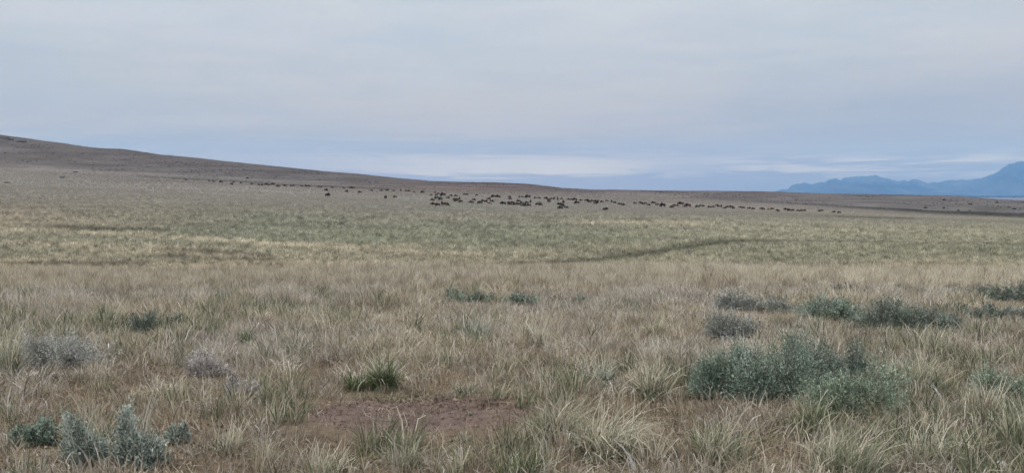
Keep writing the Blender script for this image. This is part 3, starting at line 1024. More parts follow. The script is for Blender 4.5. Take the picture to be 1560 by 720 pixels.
def sage(px, row, w, h, pal, label, seed, shoots=None, lumps=None, name='sagebrush', cat='sagebrush', group='sagebrush scattered over the steppe', stalks=0):
    x_, y_, z_ = at(px, row)
    m = y_ / F
    W, Hh = w * m * .52, h * m * 1.22
    r_ = np.random.RandomState(3000 + seed)
    nl = lumps or max(3, int(w / max(h, 1) * r_.uniform(2.0, 3.4)))
    lx = np.linspace(-.66, .66, nl) * W + r_.normal(0, W * .10, nl)
    ly = r_.uniform(-.35, .35, nl) * W * .7
    lh = Hh * r_.uniform(.6, 1.0, nl) * (1 - .35 * np.abs(lx / W) ** 2)
    lh[r_.randint(nl)] = Hh
    lr = np.minimum(W * .62, Hh * .95) * r_.uniform(.7, 1.2, nl)
    ns = shoots or int(np.clip(w * h * .16, 60, 900))
    li = r_.randint(0, nl, ns)
    # tips spread over domes, stems from low inside
    phi = r_.uniform(0, 2 * np.pi, ns)
    el = np.arcsin(r_.uniform(0.02, 1, ns))
    rad = r_.uniform(.5, 1.12, ns) + (r_.rand(ns) < .2) * r_.uniform(0, .4, ns)
    tx = lx[li] + lr[li] * np.cos(el) * np.cos(phi) * rad
    ty = ly[li] + lr[li] * np.cos(el) * np.sin(phi) * rad
    tz = lh[li] * (0.10 + .90 * np.sin(el) ** .9) * (rad * .6 + .4)
    tip = np.stack([tx, ty, tz], -1)
    root = np.stack([lx[li] * .75 + (tx - lx[li]) * .3, ly[li] * .75 + (ty - ly[li]) * .3, tz * .25], -1)
    ln = tip - root
    seg = ln * np.minimum(1, (Hh * .42) / (np.linalg.norm(ln, axis=1) + 1e-6))[:, None]
    seg[:, 2] += Hh * .06
    st = tip - seg
    px_size = y_ / 887.0
    size = max(.018, px_size * (1.9 if y_ < 40 else .9))
    nleaf = int(np.clip(20 * (8 / y_) ** .8, 8, 22))
    V, Q, C = leaf_cloud(st[:, 0], st[:, 1], st[:, 2], seg, nleaf, r_, pal, size, Hh * .035)
    root_o = bpy.data.objects.new(name, None)
    COL.objects.link(root_o)
    root_o.empty_display_size = .2
    root_o.location = (x_, y_, z_ - .01)
    root_o['label'] = label
    root_o['category'] = cat
    root_o['group'] = group
    link('foliage', mesh_np('foliage', V, Q, C, M_LEAF), parent=root_o)
    # woody stems: from the root crown to each shoot
    kk = min(ns, int(90 + w * 1.6))
    sel = r_.choice(ns, kk, replace=False)
    A = np.stack([lx[li[sel]] * .35, ly[li[sel]] * .35, np.full(kk, -.02)], -1)
    M_ = np.stack([lx[li[sel]] * .7, ly[li[sel]] * .7, tz[sel] * .45], -1)
    B = tip[sel] + seg[sel] * r_.uniform(-.3, .35, (kk, 1))
    wd = max(.005, px_size * .55)
    pts = np.stack([A, M_, B], 1)
    side = r_.uniform(0, np.pi, kk)
    off = np.stack([np.cos(side), np.sin(side), np.zeros(kk)], -1)[:, None, :] * (np.array([1.2, .8, .3]) * wd * .5)[None, :, None]
    off2 = np.stack([-np.sin(side), np.cos(side), np.zeros(kk)], -1)[:, None, :] * (np.array([1.2, .8, .3]) * wd * .5)[None, :, None]
    # four-sided tapering stems
    ring = np.stack([pts - off, pts - off2, pts + off, pts + off2], 2)      # kk,3,4,3
    Vs = ring.reshape(-1, 3)
    b0 = np.arange(kk)[:, None, None] * 12
    lv = np.arange(2)[None, :, None] * 4
    s4 = np.arange(4)[None, None, :]
    s5 = (s4 + 1) % 4
    Qs = np.stack([b0 + lv + s4, b0 + lv + s5, b0 + lv + 4 + s5, b0 + lv + 4 + s4], -1).reshape(-1, 4)
    Cs = np.repeat(np.asarray(WOOD)[r_.randint(0, 4, kk)], 12, 0)
    link('stem', mesh_np('stem', Vs, Qs, Cs, M_BLADE), parent=root_o)
    if stalks:
        v = blades(stalks, Hh * 1.15, W * .35, .4, .5, max(.004, px_size * .45), 5, r_, [(.40, .43, .36), (.50, .50, .42), (.33, .37, .30), (.55, .50, .42)], [1, 1, 1, 1], .05, .3)
        link('seed_stalk', mesh_np('seed_stalk', *v, M_BLADE), parent=root_o)
    return root_o


SAGE = [
    # the near row
    (1094, 604, 84, 74, TEAL, 'round blue green sagebrush at the west end of the near row', 0),
    (1168, 606, 128, 90, TEAL, 'tallest teal sagebrush in the middle of the near row', 0),
    (1236, 598, 110, 76, DGRN, 'dark grey green sagebrush behind the pale green bush', 0),
    (1298, 588, 66, 60, DGRN, 'smallest dark sagebrush at the east end of the near row', 0),
    (1304, 634, 140, 84, PGRN, 'pale green feathery bush in front of the near sagebrush row', 0),
    # low sages by the photographer, west
    (52, 677, 56, 38, TEAL, 'low dark teal sagebrush on brown soil, westernmost of the nearest four', 0),
    (126, 706, 52, 66, PTEAL, 'pale stalked sagebrush between the low dark sage and the widest one', 60),
    (214, 708, 62, 74, PTEAL, 'widest of the four nearest sages, with pale straggling stalks', 70),
    (270, 676, 30, 30, PTEAL, 'little round sage standing alone on soil beside the widest one', 0),
    (1530, 612, 84, 44, PGRN, 'grey green feathery bush at the east edge beside the mossy path', 20),
    # middle east belt
    (1262, 485, 92, 34, TEAL, 'bright teal sagebrush with a bumpy top in the middle belt', 0),
    (1345, 499, 92, 42, DGRN, 'dark sagebrush with a raised west shoulder joined to the darkest long one', 0),
    (1424, 504, 92, 34, DGRN, 'darkest long low sagebrush, east end of the joined pair', 0),
    (1128, 473, 76, 30, SGREY, 'pale grey sagebrush at the west end of the middle belt', 0),
    (1190, 478, 60, 24, SGREY, 'small pale sagebrush touching the bright teal one', 0),
    (1506, 488, 72, 26, DGRN, 'low dark sagebrush east of the darkest long one', 0),
    (1550, 488, 42, 20, SGREY, 'small grey sagebrush at the east edge of the middle belt', 0),
    (1538, 461, 76, 30, DGRN, 'grey green sagebrush in the upper east corner below the brow', 0),
    (1508, 452, 40, 16, DGRN, 'small bump of sagebrush west of the upper corner bush', 0),
    (1468, 480, 18, 18, DGRN, 'tiny round sage between the darkest long bush and the low dark one', 0),
    (1282, 445, 28, 12, DGRN, 'tiny dark sage on the brow above the bright teal bush', 0),
    (1308, 448, 26, 10, DGRN, 'tiny flat sage just east of the tiny dark one on the brow', 0),
    (1198, 438, 14, 9, DGRN, 'speck of dark sage alone on the brow', 0),
    (1398, 449, 34, 14, SGREY, 'small grey sage on the brow above the darkest long bush', 0),
    (1368, 443, 16, 9, DGRN, 'speck of sage west of the small grey one on the brow', 0),
    (1450, 447, 40, 11, SGREY, 'flat grey sage on the brow toward the upper corner bush', 0),
    (1480, 452, 20, 10, DGRN, 'tiny sage between the flat grey one and the upper corner bush', 0),
    # middle
    (690, 460, 24, 18, TEAL, 'small west lump of the bright teal pair below the straw band', 0),
    (722, 461, 60, 19, TEAL, 'long bright teal sagebrush lying below the straw band', 0),
    (795, 463, 50, 19, TEAL, 'shorter teal sagebrush east of the long bright one', 0),
    (884, 458, 22, 10, TEAL, 'faint small teal sage in the lilac stems', 0),
    (852, 462, 34, 13, [(.28, .23, .19), (.23, .18, .15), (.33, .28, .24), (.17, .13, .11)], 'brown dead bush between the teal bushes and the faint small one', 0),
    # west
    (216, 509, 50, 31, DGRN, 'roundest dark sagebrush in the western grass', 0),
    (334, 457, 26, 12, TEAL, 'small teal sage below the straw band on the west side', 0),
    (262, 497, 30, 18, DGRN, 'small dark sage just east of the roundest dark one', 0),
    (1112, 520, 76, 44, SGREY, 'grey twiggy sagebrush above the near row', 0),
]
for i, (px, row, w, h, pal, lab, stk) in enumerate(SAGE):
    nm = 'dead_bush' if 'dead' in lab else 'sagebrush'
    sage(px, row, w, h, pal, lab, i, stalks=stk, name=nm, cat='bush' if nm == 'dead_bush' else 'sagebrush')
sage(86, 556, 120, 48, SILV, 'grey dead bush with tangled bare twigs in the western grass', 90, name='dead_bush', cat='bush', stalks=50)
sage(312, 572, 60, 34, [(.48, .44, .42), (.40, .36, .34), (.56, .52, .50), (.26, .22, .20)], 'lilac grey dead bush west of the mossy ground', 91, name='dead_bush', cat='bush', stalks=24)
sage(368, 606, 46, 34, [(.48, .44, .42), (.40, .36, .34), (.56, .52, .50), (.26, .22, .20)], 'smaller lilac grey dead bush south-east of the other lilac one', 92, name='dead_bush', cat='bush', stalks=24)

OCC = [(q[0], q[1], q[2], q[3]) for q in SAGE] + [(86, 556, 120, 48), (312, 572, 60, 34), (368, 606, 46, 34), (585, 590, 56, 40), (545, 594, 56, 30), (375, 524, 34, 24), (990, 611, 50, 24), (715, 632, 20, 14), (1523, 714, 40, 30), (630, 657, 350, 84)]


def occ(p, r):
    m = np.zeros_like(p)
    for (cx, cy, w, h) in OCC:
        inside = (np.abs(p - cx) < w * .5) & (r < cy + 3) & (r > cy - h * .35)
        m[inside] = 1
    return m


# low scrub on the hill and the far slopes
scr, sk = srcs('scrub', 4, lambda r: join([blades(14, .5, .55, .7, .5, .35, 2, r, WHITE1, EQ, .1)]), M_BLADE_T)
x, y = wedge(17000, 480, 1010, .68, rng)
z_ = H(x, y)
p, r = pix_of(x, y, z_)
c_, _ = zonecol(x, y, z_)
cl_ = fbm(x / 40., y / 60., 131, 4)
k = rng.rand(len(x)) < sstep(cl_, .38, .62)
lay('hill_scrub', x[k], y[k], scr, sk, rng, .5, 1.1, c_[k] * rng.choice([.68, .88, 1.3], (k.sum(), 1), p=[.3, .4, .3]), 'sparse low scrub dotted over the brown hill and far slopes', 'scrub', zs=.6)

# near grasses ----------------------------------------------------------------
fluff, kf = srcs('fluff', 6, lambda r: join([blades(46, .14, .12, .75, 1.3, .0075, 3, r, WHITE1, EQ, .25, .5)]), M_BLADE_T)
straw, ks = srcs('straw', 6, lambda r: join([blades(34, .27, .09, .30, .5, .0085, 4, r, WHITE1, EQ, .30, .4)]), M_BLADE_T)
green, kg = srcs('green', 5, lambda r: join([blades(44, .16, .08, .45, .6, .0085, 3, r, GREEN, [1, 1, 1, .7], .2, .5)]), M_BLADE_T)
forb, kb = srcs('forb', 5, lambda r: join([blades(40, .15, .13, .9, 1.6, .008, 4, r, GREY, [1, 1, .8, .5], .1, .5)]), M_BLADE_T)
litter, kl = srcs('litter', 5, lambda r: join([blades(22, .10, .18, 1.5, .2, .008, 2, r, WHITE1, EQ, .3, .6, minz=0.004)]), M_BLADE_T)

rng = np.random.RandomState(5)


def near_pts(n, d0, d1, um=0.74):
    x_, y_ = wedge(n, d0, d1, um, rng)
    z_ = H(x_, y_)
    p_, r_ = pix_of(x_, y_, z_)
    _, b_ = zonecol(x_, y_, z_)
    return x_, y_, p_, r_, np.maximum(b_, occ(p_, r_))


def tints(pal, n, lo=.75, hi=1.25):
    pal = np.asarray(pal)
    w = np.array([1, 1, .8, .5])
    return np.clip(pal[rng.choice(len(pal), n, p=w / w.sum())] * rng.uniform(lo, hi, (n, 1)), 0.01, 0.85)


def green_zone(p, r):
    """how green the near grass is by place"""
    g = np.zeros_like(p)
    for (cx, cy, a, b, w) in ((230, 500, 60, 14, 1.0), (150, 498, 50, 14, 1.0), (380, 530, 40, 12, 1.0), (325, 505, 30, 18, 1.0), (590, 480, 70, 20, .7), (720, 520, 40, 20, .6), (1400, 530, 80, 30, .8), (640, 690, 90, 20, .6), (800, 700, 80, 22, .9), (1090, 690, 50, 24, .9), (140, 500, 260, 34, .7), (440, 490, 160, 40, .55), (1400, 560, 230, 90, .5), (1480, 680, 260, 80, .65),
                              (1150, 690, 160, 60, .4), (900, 600, 110, 40, .35), (60, 640, 100, 30, .3), (560, 590, 90, 14, .3), (860, 690, 160, 50, .45),
                              (1020, 590, 60, 30, .35), (410, 620, 60, 22, .5), (760, 455, 120, 16, .25)):
        g = np.maximum(g, w * np.exp(-(((p - cx) / a) ** 2 + ((r - cy) / b) ** 2)))
    return g


x, y, p, r, b = near_pts(26000, 3.2, 23)
pn = fbm(x * .8, y * .8, 91, 3)
gz = green_zone(p, r)
low = sstep(r, 545, 600) * (1 - .6 * sstep(p, 950, 1200))
dens = (1 - 0.96 * b) * np.clip(0.2 + 1.2 * pn, 0, 1) * np.where(r < 445, .5, 1) * (1 - .82 * low)
k = rng.rand(len(x)) < dens
x1, y1, p1, r1 = x[k], y[k], p[k], r[k]
pk = fbm(x1 * .5, y1 * .5, 95, 3)[:, None]
t1 = tints(PINK, len(x1)) * sstep(pk, .42, .58) + tints(STRAW, len(x1)) * (1 - sstep(pk, .42, .58))
t1 = 1.09 * t1 * (1 - .2 * sstep(r1, 540, 640) * (1 - .5 * sstep(p1, 1000, 1300)))[:, None]
lay('dry_grass', x1, y1, fluff, kf, rng, .7, 1.35, t1, 'fine pinkish dry grass matted over the near ground', 'grass')

x, y, p, r, b = near_pts(16000, 3.2, 26)
band = sstep(r, 402, 410) * (1 - sstep(r, 436, 458))
tall = np.maximum(band * 1.0, 0.10 + .5 * np.exp(-(((p - 1430) / 200) ** 2 + ((r - 620) / 110) ** 2)) + .28 * np.exp(-(((p - 880) / 160) ** 2 + ((r - 690) / 50) ** 2))
                  + .2 * sstep(fbm(x * .6, y * .6, 97, 3), .5, .7))
dens = (1 - .97 * b) * tall
k = rng.rand(len(x)) < dens
lay('straw_grass', x[k], y[k], straw, ks, rng, .4, .9, tints(STRAW, k.sum()), 'tall golden straw grass leaning with the wind', 'grass')

# an unbroken stand of straw along the brow
x, y = wedge(17000, 15.5, 26, .74, rng)
z_ = H(x, y)
p, r = pix_of(x, y, z_)
rag = fbm(x * .35, y * .9, 123, 4)
k = rng.rand(len(x)) < np.clip(sstep(y, 15.5, 18.5) * (.6 + .5 * sstep(p, 500, 1300)), 0, 1) * (1 - (1 - .75 * sstep(p, 500, 1100)) * sstep(rag, .44, .58))
tb = (1 + .16 * sstep(p[k], 900, 1250))[:, None]
tt = tb * tints([(.72, .66, .54), (.66, .60, .48), (.78, .72, .60), (.58, .52, .42)], k.sum(), .85, 1.15)
lay('straw_grass', x[k], y[k], straw, ks, rng, .45, .75, tt, 'even pale straw stand along the brow above the meadow', 'grass')

x, y, p, r, b = near_pts(30000, 3.2, 22)
gz = green_zone(p, r)
dens = np.clip(gz + .02, 0, 1) * (1 - .95 * b) * sstep(fbm(x * 1.1, y * 1.1, 99, 3), .38, .58) * np.where(r < 440, .15, 1)
k = rng.rand(len(x)) < dens
lay('green_grass', x[k], y[k], green, kg, rng, .6, 1.3, np.ones((k.sum(), 3)) * rng.uniform(.8, 1.35, (k.sum(), 1)) * np.array([1.05, 1, 1]),
    'short dull green grass growing between the dry stems', 'grass')

x, y, p, r, b = near_pts(9000, 3.2, 20)
fz = np.maximum.reduce([np.exp(-(((p - cx) / a) ** 2 + ((r - cy) / bb) ** 2)) for cx, cy, a, bb in
                        ((80, 540, 110, 34), (1100, 495, 90, 36), (900, 475, 170, 18), (350, 580, 60, 40), (1000, 470, 120, 20), (420, 520, 90, 30), (310, 540, 60, 24),
                         (1500, 500, 90, 20), (1300, 450, 250, 12), (60, 460, 60, 30), (130, 705, 110, 20), (740, 480, 120, 18), (1230, 600, 40, 50), (1400, 465, 120, 16))])
k = rng.rand(len(x)) < (fz * .6 + .04) * (1 - .9 * b)
lay('dead_forbs', x[k], y[k], forb, kb, rng, .6, 1.3, np.ones((k.sum(), 3)) * rng.uniform(.8, 1.3, (k.sum(), 1)),
    'grey lilac dead stems tangled low among the grass', 'forbs')

x, y, p, r, b = near_pts(20000, 3.2, 14)
k = rng.rand(len(x)) < (.35 + .5 * fbm(x * 2, y * 2, 103, 2)) * np.where((np.abs(p - 625) < 190) & (np.abs(r - 634) < 26), .3, 1)
lay('grass_litter', x[k], y[k], litter, kl, rng, .5, 1.2, tints([(.40, .33, .25), (.33, .27, .20), (.50, .43, .34), (.23, .185, .14)], k.sum()),
    'broken dry stems lying flat on the brown soil', 'grass litter', tilt=.05)



# clods and crumbs of soil on the bare places
def clod(r_):
    P = []
    for _ in range(7):
        v = np.array([[1, 0, 0], [0, 1, 0], [-1, 0, 0], [0, -1, 0], [.2, .1, .8], [.7, .7, .3], [-.7, -.6, .35]]) * r_.uniform(.006, .022)
        v = v * r_.uniform(.7, 1.3, v.shape) + np.array([r_.uniform(-.1, .1), r_.uniform(-.1, .1), 0])
        P.append((v, np.array([[0, 5, 4, 4], [5, 1, 4, 4], [1, 2, 4, 4], [2, 6, 4, 4], [6, 3, 4, 4], [3, 0, 4, 4]]), np.ones((7, 3)) * r_.uniform(.5, 1.5)))
    V, Q, C = join(P)
    return V, Q[:, :3], C


clods, kc_ = srcs('clod', 5, clod, M_BLADE_T)
x, y = wedge(26000, 3.2, 13, .74, rng)
z_ = H(x, y)
c_, b_ = zonecol(x, y, z_)
k = rng.rand(len(x)) < np.clip(b_ * 1.0 + .12, 0, 1)
lay('soil_clods', x[k], y[k], clods, kc_, rng, .35, 1.0, c_[k] * rng.uniform(.55, 1.7, (k.sum(), 1)), 'crumbly clods and pebbles lying on the bare soil and mud', 'soil clods')

# far shrubs and outcrops
FARS = [(115, 263, 14, 3.0, 'flat dark shrub on the pale edge below the brown hill'), (95, 271, 28, 3.5, 'long dark shrub patch under the flat one below the hill'),
        (377, 272, 7, 2.5, 'single dark shrub on the lower slope of the brown hill'), (12, 279, 26, 4, 'dark scrub strip at the west edge of the meadow'),
        (1438, 305, 5, 3, 'lone dark shrub near the crest below the mountains'), (1438, 317.5, 8, 3, 'dark shrub halfway down the brown slope below the mountains'),
        (1460, 321, 4, 3, 'small upright shrub east of the halfway shrub'), (1518, 309, 12, 3, 'shrub near the crest with pale ground beside it'),
        (1507, 328, 8, 2.5, 'dark shrub low on the east slope above the pale line'), (1537, 330, 14, 3, 'widest shrub low on the east slope above the pale line'),
        (1478, 311, 14, 2.2, 'flat shrub streak across the east slope'), (1545, 319, 10, 3, 'shrub on the east slope near the frame of pale flats'), (1410, 317, 12, 2.5, 'flat dark shrub west of the halfway shrub')]
for i, (px, row, w, h, lab) in enumerate(FARS):
    sage(px, row, w * .4, h * .3, [(.10, .10, .08), (.08, .08, .065), (.12, .12, .10), (.07, .07, .055)], lab, 200 + i, shoots=40, name='shrub', cat='shrub',
         group='dark shrubs on the far slopes')


def rock(px, row, w, h, col, label, name='rock', seed=0, loc=None):
    x_, y_, z_ = at(px, row)
    m = y_ / F
    r_ = np.random.RandomState(500 + seed)
    bm = bmesh.new()
    bmesh.ops.create_icosphere(bm, subdivisions=3, radius=1.0)
    for v in bm.verts:
        p = v.co
        n = float(fbm(p.x * 1.6 + seed * 3 + 20, p.y * 1.6 + p.z * 1.3 + 20, seed, 4)) - .5
        v.co = p * (1 + n * .8)
        v.co.x = max(-.8, min(.85, v.co.x))
        v.co.z = max(-.5, min(.75, v.co.z))
        v.co.x *= w * m * .6
        v.co.y *= w * m * .45
        v.co.z *= h * m * .9
    me = bpy.data.meshes.new(name)
    bm.to_mesh(me)
    bm.free()
    mt, N, out = new_mat('rock_face')
    g = N.new('ShaderNodeNewGeometry')
    nn = N.noise(g.outputs['Position'], 2.0 / max(w * m, .05) * 3, 4, .6)
    b_ = N.new('ShaderNodeBsdfPrincipled')
    b_.inputs['Roughness'].default_value = .9
    N.put(b_.inputs['Base Color'], N.mix(nn, tuple(c * .6 for c in col), tuple(min(1, c * 1.3) for c in col)))
    bp = N.new('ShaderNodeBump')
    bp.inputs['Distance'].default_value = .1 * h * m
    N.l.new(nn, bp.inputs['Height'])
    N.l.new(bp.outputs[0], b_.inputs['Normal'])
    N.l.new(b_.outputs[0], out.inputs['Surface'])
    me.materials.append(mt)
    return link(name, me, label, 'rock', loc=(x_, y_, z_ + h * m * .1))


rock(1523, 710, 17, 10, (.55, .54, .53), 'white stone half buried in grass near the tall pale tussock', seed=1)
for i, (px, row, w, h, lab) in enumerate([(4, 210.5, 16, 3, 'dark rock outcrop at the western top of the brown hill'), (15, 213, 10, 2.5, 'small dark rock just below the topmost outcrop'),
                                          (32, 216.5, 14, 3, 'dark rock outcrop stepping down the hill crest')]):
    rock(px, row, w, h, (.075, .07, .068), lab, 'rock_outcrop', 10 + i)


# ------------------------------------------------------------------ bison
def bison_mesh(pose, seed):
    """one continuous body: ellipsoids along trunk, hump, neck, head, legs and tail, fused by voxels. Faces +X, feet at z = 0"""
    bm = bmesh.new()

    def ball(c, s, rot=0.0):
        r_ = bmesh.ops.create_icosphere(bm, subdivisions=3, radius=1.0)
        ca, sa = math.cos(rot), math.sin(rot)
        for v in r_['verts']:
            x0, y0, z0 = v.co.x * s[0], v.co.y * s[1], v.co.z * s[2]
            v.co = Vector((c[0] + x0 * ca + z0 * sa, c[1] + y0, c[2] - x0 * sa + z0 * ca))

    def limb(pts, rad):
        for (a, b, ra, rb) in zip(pts[:-1], pts[1:], rad[:-1], rad[1:]):
            a, b = Vector(a), Vector(b)
            n = max(2, int((b - a).length / (min(ra, rb) * .5)))
            for k in range(n + 1):
                t = k / n
                rr_ = ra + (rb - ra) * t
                ball(a.lerp(b, t), (rr_, rr_, rr_))
    dz = -0.62 if pose == 'lying' else 0.0
    ball((-0.75, 0, 1.12 + dz), (.62, .36, .44))            # rump
    ball((-0.15, 0, 1.10 + dz), (.80, .40, .48))            # belly
    ball((0.42, 0, 1.22 + dz), (.62, .42, .60), .1)         # chest
    ball((0.45, 0, 1.55 + dz), (.46, .25, .38), .2)         # hump
    ball((0.15, 0, 1.45 + dz), (.55, .24, .30), -.25)
    if pose == 'grazing':
        limb([(0.8, 0, 1.25), (1.15, 0, .85), (1.30, 0, .48)], [.36, .30, .20])
        ball((1.34, 0, .40), (.17, .17, .34), -.35)
        hx, hz = 1.22, .74
        ball((1.12, 0, .42), (.14, .10, .26))
    else:
        limb([(0.8, 0, 1.28 + dz), (1.18, 0, 1.20 + dz), (1.35, 0, 1.10 + dz)], [.36, .30, .23])
        ball((1.46, 0, .98 + dz), (.20, .17, .30), -.6)
        ball((1.30, 0, .74 + dz), (.13, .10, .24))
        hx, hz = 1.34, 1.30 + dz
    for s in (-1, 1):                                       # horns
        limb([(hx, .18 * s, hz), (hx + .04, .34 * s, hz + .06), (hx + .06, .36 * s, hz + .22)], [.06, .05, .03])
        ball((hx - .08, .25 * s, hz - .06), (.05, .1, .07)) # ears
    if pose == 'lying':
        for s in (-1, 1):
            limb([(0.55, .25 * s, .35), (0.95, .34 * s, .12), (0.55, .38 * s, .08)], [.17, .10, .07])
            limb([(-0.85, .25 * s, .35), (-0.35, .45 * s, .14), (-0.8, .50 * s, .08)], [.22, .12, .07])
    else:
        st = .14 if pose == 'walking' else .03
        for s in (-1, 1):
            limb([(0.55, .20 * s, 1.0), (0.58 + st * s, .19 * s, .52), (0.56 + 1.6 * st * s, .18 * s, .06)], [.20, .11, .075])
            limb([(-0.95, .20 * s, 1.0), (-0.82 - st * s, .20 * s, .66), (-1.08 - st * s, .19 * s, .45), (-1.02 - 1.6 * st * s, .19 * s, .06)], [.26, .15, .09, .07])
    limb([(-1.32, 0, 1.30 + dz), (-1.44, .02, 1.0 + dz), (-1.42, .03, .72 + max(dz, -.4))], [.05, .035, .05])
    me = bpy.data.meshes.new('bison')
    bm.to_mesh(me)
    bm.free()
    tmp = bpy.data.objects.new('tmp', me)
    COL.objects.link(tmp)
    rm = tmp.modifiers.new('r', 'REMESH')
    rm.mode = 'VOXEL'
    rm.voxel_size = .045
    sm = tmp.modifiers.new('s', 'SMOOTH')
    sm.iterations = 3
    dg = bpy.context.evaluated_depsgraph_get()
    out = bpy.data.meshes.new_from_object(tmp.evaluated_get(dg))
    bpy.data.objects.remove(tmp)
    for p_ in out.polygons:
        p_.use_smooth = True
    return out


def bison_mat(name, front, rear):
    m, N, out = new_mat(name)
    tc = N.new('ShaderNodeTexCoord')
    sp = N.new('ShaderNodeSeparateXYZ')
    N.l.new(tc.outputs['Object'], sp.inputs[0])
    nn = N.noise(tc.outputs['Object'], 6.0, 4, .6)
    f = N.smooth(N.math('ADD', sp.outputs[0], N.math('MULTIPLY', nn, .4)), -.1, .75)
    b_ = N.new('ShaderNodeBsdfPrincipled')
    b_.inputs['Roughness'].default_value = .9
    b_.inputs['Specular IOR Level'].default_value = .15
    c = N.mix(f, rear, front)
    N.put(b_.inputs['Base Color'], N.mix(N.math('MULTIPLY', nn, .5), c, tuple(v * .4 for v in front)))
    N.l.new(b_.outputs[0], out.inputs['Surface'])
    return m


DARK_M = bison_mat('dark_bison_coat', (.028, .020, .017), (.080, .054, .042))
RED_M = bison_mat('red_brown_coat', (.050, .020, .018), (.13, .055, .045))
PROTO = {}
for pose in ('grazing', 'standing', 'walking', 'lying'):
    base = bison_mesh(pose, 0)
    for cname, mt in (('dark', DARK_M), ('reddish', RED_M)):
        me = base.copy()
        me.name = 'bison'
        me.materials.clear()
        me.materials.append(mt)
        PROTO[(pose, cname)] = me

# px, row of the middle, length in photo px, flags: r = reddish, l = lying, f = facing the camera or away
HERD = """284 273.8 3|318.7 275.8 3|325.5 276.7 3|337 277 5|353 280.7 4 f|356 277.7 3|367.5 278.3 4|383 280 4|394 281.5 3|399 281.7 4|405 280.8 5|
410.5 280.8 5 l|416 280.5 5|423.7 283.7 5|434.5 282.8 5|443.7 283.2 4|447 282.7 4|460 283.7 3|466.5 283.3 5|470.5 283.5 4|486 284.5 4|489.5 284.5 4 r|506 285.3 3|
524 286 4 l|534.5 286 5|538.5 286.2 4 r|496.7 289.7 6|498.8 297.5 8|527.8 291.7 5|548.3 292.8 5|566 290 4|580.5 289.3 5 l|589.5 289.8 5|600 290 5 l|610.5 290.5 3 f|
619 290.8 3|623.5 291 4|631 291.7 4 l|643.7 292.8 6|587.3 301.5 4 f|602 300.3 4|662.5 293.2 4|656.5 296.2 5 l|668 295 4|665 297 4|674.8 296.8 8|672.5 300.6 5 l|
682.3 301.3 5|687 298 4|694.5 298.5 5|663.3 302.3 5 f|667.5 301.2 5|659.2 304.8 5|670.8 303.8 6|660.5 311.3 7 r|667.3 312.4 6|673.5 312 4 f|676.8 311.2 6|680.5 312.2 6 r|
692.5 304.2 4|695.8 303.8 5|700 303.8 4 f|694.8 306 6|702 307 6|708 295.9 4|711.8 296.3 4|721.8 304.4 5|718.5 307.1 8 l|726.5 297.5 3|731 309 7|736 306.3 6|
740 307.2 5|744.5 303.3 6 r|746.3 309.2 6 l|749.3 307 4|751.8 299.7 7|758.8 299.9 7|776 299.9 5 r|777.3 303.1 4|791 300.6 4 f|795.7 300.3 3|804 300.2 8|
821 301.6 4|815.5 301.8 2|831.3 302.2 6 r|836 304.4 5|836.5 307 5|841 303 3|844.3 302.9 3 f|849.5 303.8 6 f|855 303.4 2|766.8 310.2 8|776.3 309.3 5|777 311.4 6|780.8 308.9 6|
784.5 311.5 6|789.5 311.3 7|790 306.5 6|795 309.8 4|796.5 313 6|802.5 309 6|801.3 312.9 6|805.5 312.8 6|808.2 308.6 4 f|819 311.5 6|823.5 312.5 5|823 308.4 6 l|
852 311 6|855.5 311.2 6|858 308.5 4 f|857 313.8 6|862.3 315.4 6 l|854 317.8 4|866.8 304 5 r|870.5 304 3 r|875.8 304.2 7 r|885 305.2 4|878.8 309 7|893.5 305.5 6|
898 307.3 6|902.3 305.8 4|906.3 306.9 6|907.5 309.7 6|911 307.5 4 f|917 307.4 5|924.7 306.7 2|931.6 307.4 4 f|936.3 308.7 4|922 319.5 5|944 311.2 4|947.7 309.4 5 l|949 312.6 4|
967.3 309.5 4|976.3 309 5|979.5 310.6 4|983.3 310 5 r|988 312.2 5|995.6 309.3 6|1001 311.7 5|1009.5 313 9|1023.5 316.2 3|1026.5 313.2 6 r|1031 313.6 4|1037.2 310.8 8|
1042 314 6 l|1048 313.4 8 r|1062.3 314.8 6|1067.5 313.8 3|1071.8 314 4|1080.5 315.2 5|1085.6 315.4 4|1091.8 313.2 4|1095.3 315.2 2|1099 315.2 4 f|1104 316.8 5|1108.6 315.6 3|
1114 315.4 6|1117.6 317 4|1127.5 316.3 4 r|1132.8 317 3|1141 317.3 5|1147.8 318.5 4|1159.5 318 5|1163.2 318.5 4|1171.8 318 5 l|1176.5 318.5 4|1185 319.7 7 l|1197.5 319.3 6|1203 320.4 6|1207 320.8 4|
1216 321.4 4|1221.5 321.2 4|1225 320.8 5|1248.3 321.6 4|1252 321.4 3|1270 323.3 4|1278.5 323.8 5""".replace('\n', '').split('|')
ONES = ['', 'first', 'second', 'third', 'fourth', 'fifth', 'sixth', 'seventh', 'eighth', 'ninth', 'tenth', 'eleventh', 'twelfth', 'thirteenth', 'fourteenth',
        'fifteenth', 'sixteenth', 'seventeenth', 'eighteenth', 'nineteenth']
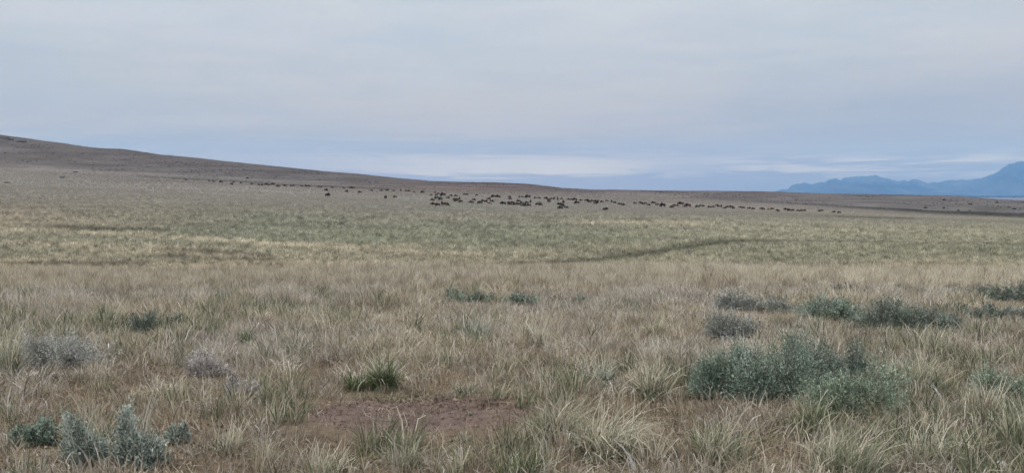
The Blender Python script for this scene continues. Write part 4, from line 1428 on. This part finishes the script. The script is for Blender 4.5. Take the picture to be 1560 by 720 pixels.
TENS = {20: 'twent', 30: 'thirt', 40: 'fort', 50: 'fift'}


def ordinal(n):
    if n < 20:
        return ONES[n]
    t = TENS[n // 10 * 10]
    return t + 'ieth' if n % 10 == 0 else t + 'y-' + ONES[n % 10]


items = []
for s_ in HERD:
    q = s_.split()
    items.append((float(q[0]), float(q[1]), float(q[2]), q[3] if len(q) > 3 else ''))


def section(it):
    x_, r_ = it[0], it[1]
    if x_ < 545:
        return "the sparse line under the brown hill"
    if x_ < 650:
        return "the loose row west of the herd"
    if x_ < 730:
        return "the first knot of the main herd"
    if x_ < 865 and r_ < 305:
        return "the far rank of the main herd"
    if x_ < 865:
        return "the near rank of the main herd"
    if x_ < 960:
        return "the cluster following the main herd"
    if x_ < 1090:
        return "the spaced line beyond the clusters"
    return "the trailing line toward the mountains"


byS = {}
for it in sorted(items):
    byS.setdefault(section(it), []).append(it)
rb = random.Random(9)
for sec, lst in byS.items():
    for k, (px, row, ln, fl) in enumerate(lst):
        pose = 'lying' if 'l' in fl else rb.choice(['grazing', 'grazing', 'grazing', 'standing', 'walking'])
        cl = 'reddish' if 'r' in fl else 'dark'
        x_, y_, z_ = at(px, row + ln * .24 + .4, 60)
        L = max(1.5, min(3.6, ln * y_ / F * 1.12))
        sc = L / 2.85
        o = link('bison', PROTO[(pose, cl)], cat='bison', group='bison herd grazing across the far meadow', loc=(x_, y_, z_ - .03))
        if 'f' in fl:
            a = math.radians(rb.choice([-90, 90]) + rb.uniform(-20, 20))
            sc = max(sc * 1.35, .62)
            way = 'end-on'
        else:
            left = rb.random() < .62
            a = (math.pi if left else 0) + math.radians(rb.uniform(-32, 32))
            way = 'side-on'
        sc = min(sc * 1.1, 1.4)
        o.rotation_euler = (0, 0, a)
        o.scale = (sc, sc, sc)
        size = 'big ' if ln >= 7 else ('small ' if ln <= 3 else '')
        o['label'] = '%s%s bison, %s from the hill end of %s' % (size, {'dark': 'dark', 'reddish': 'reddish'}[cl], ordinal(k + 1), sec)
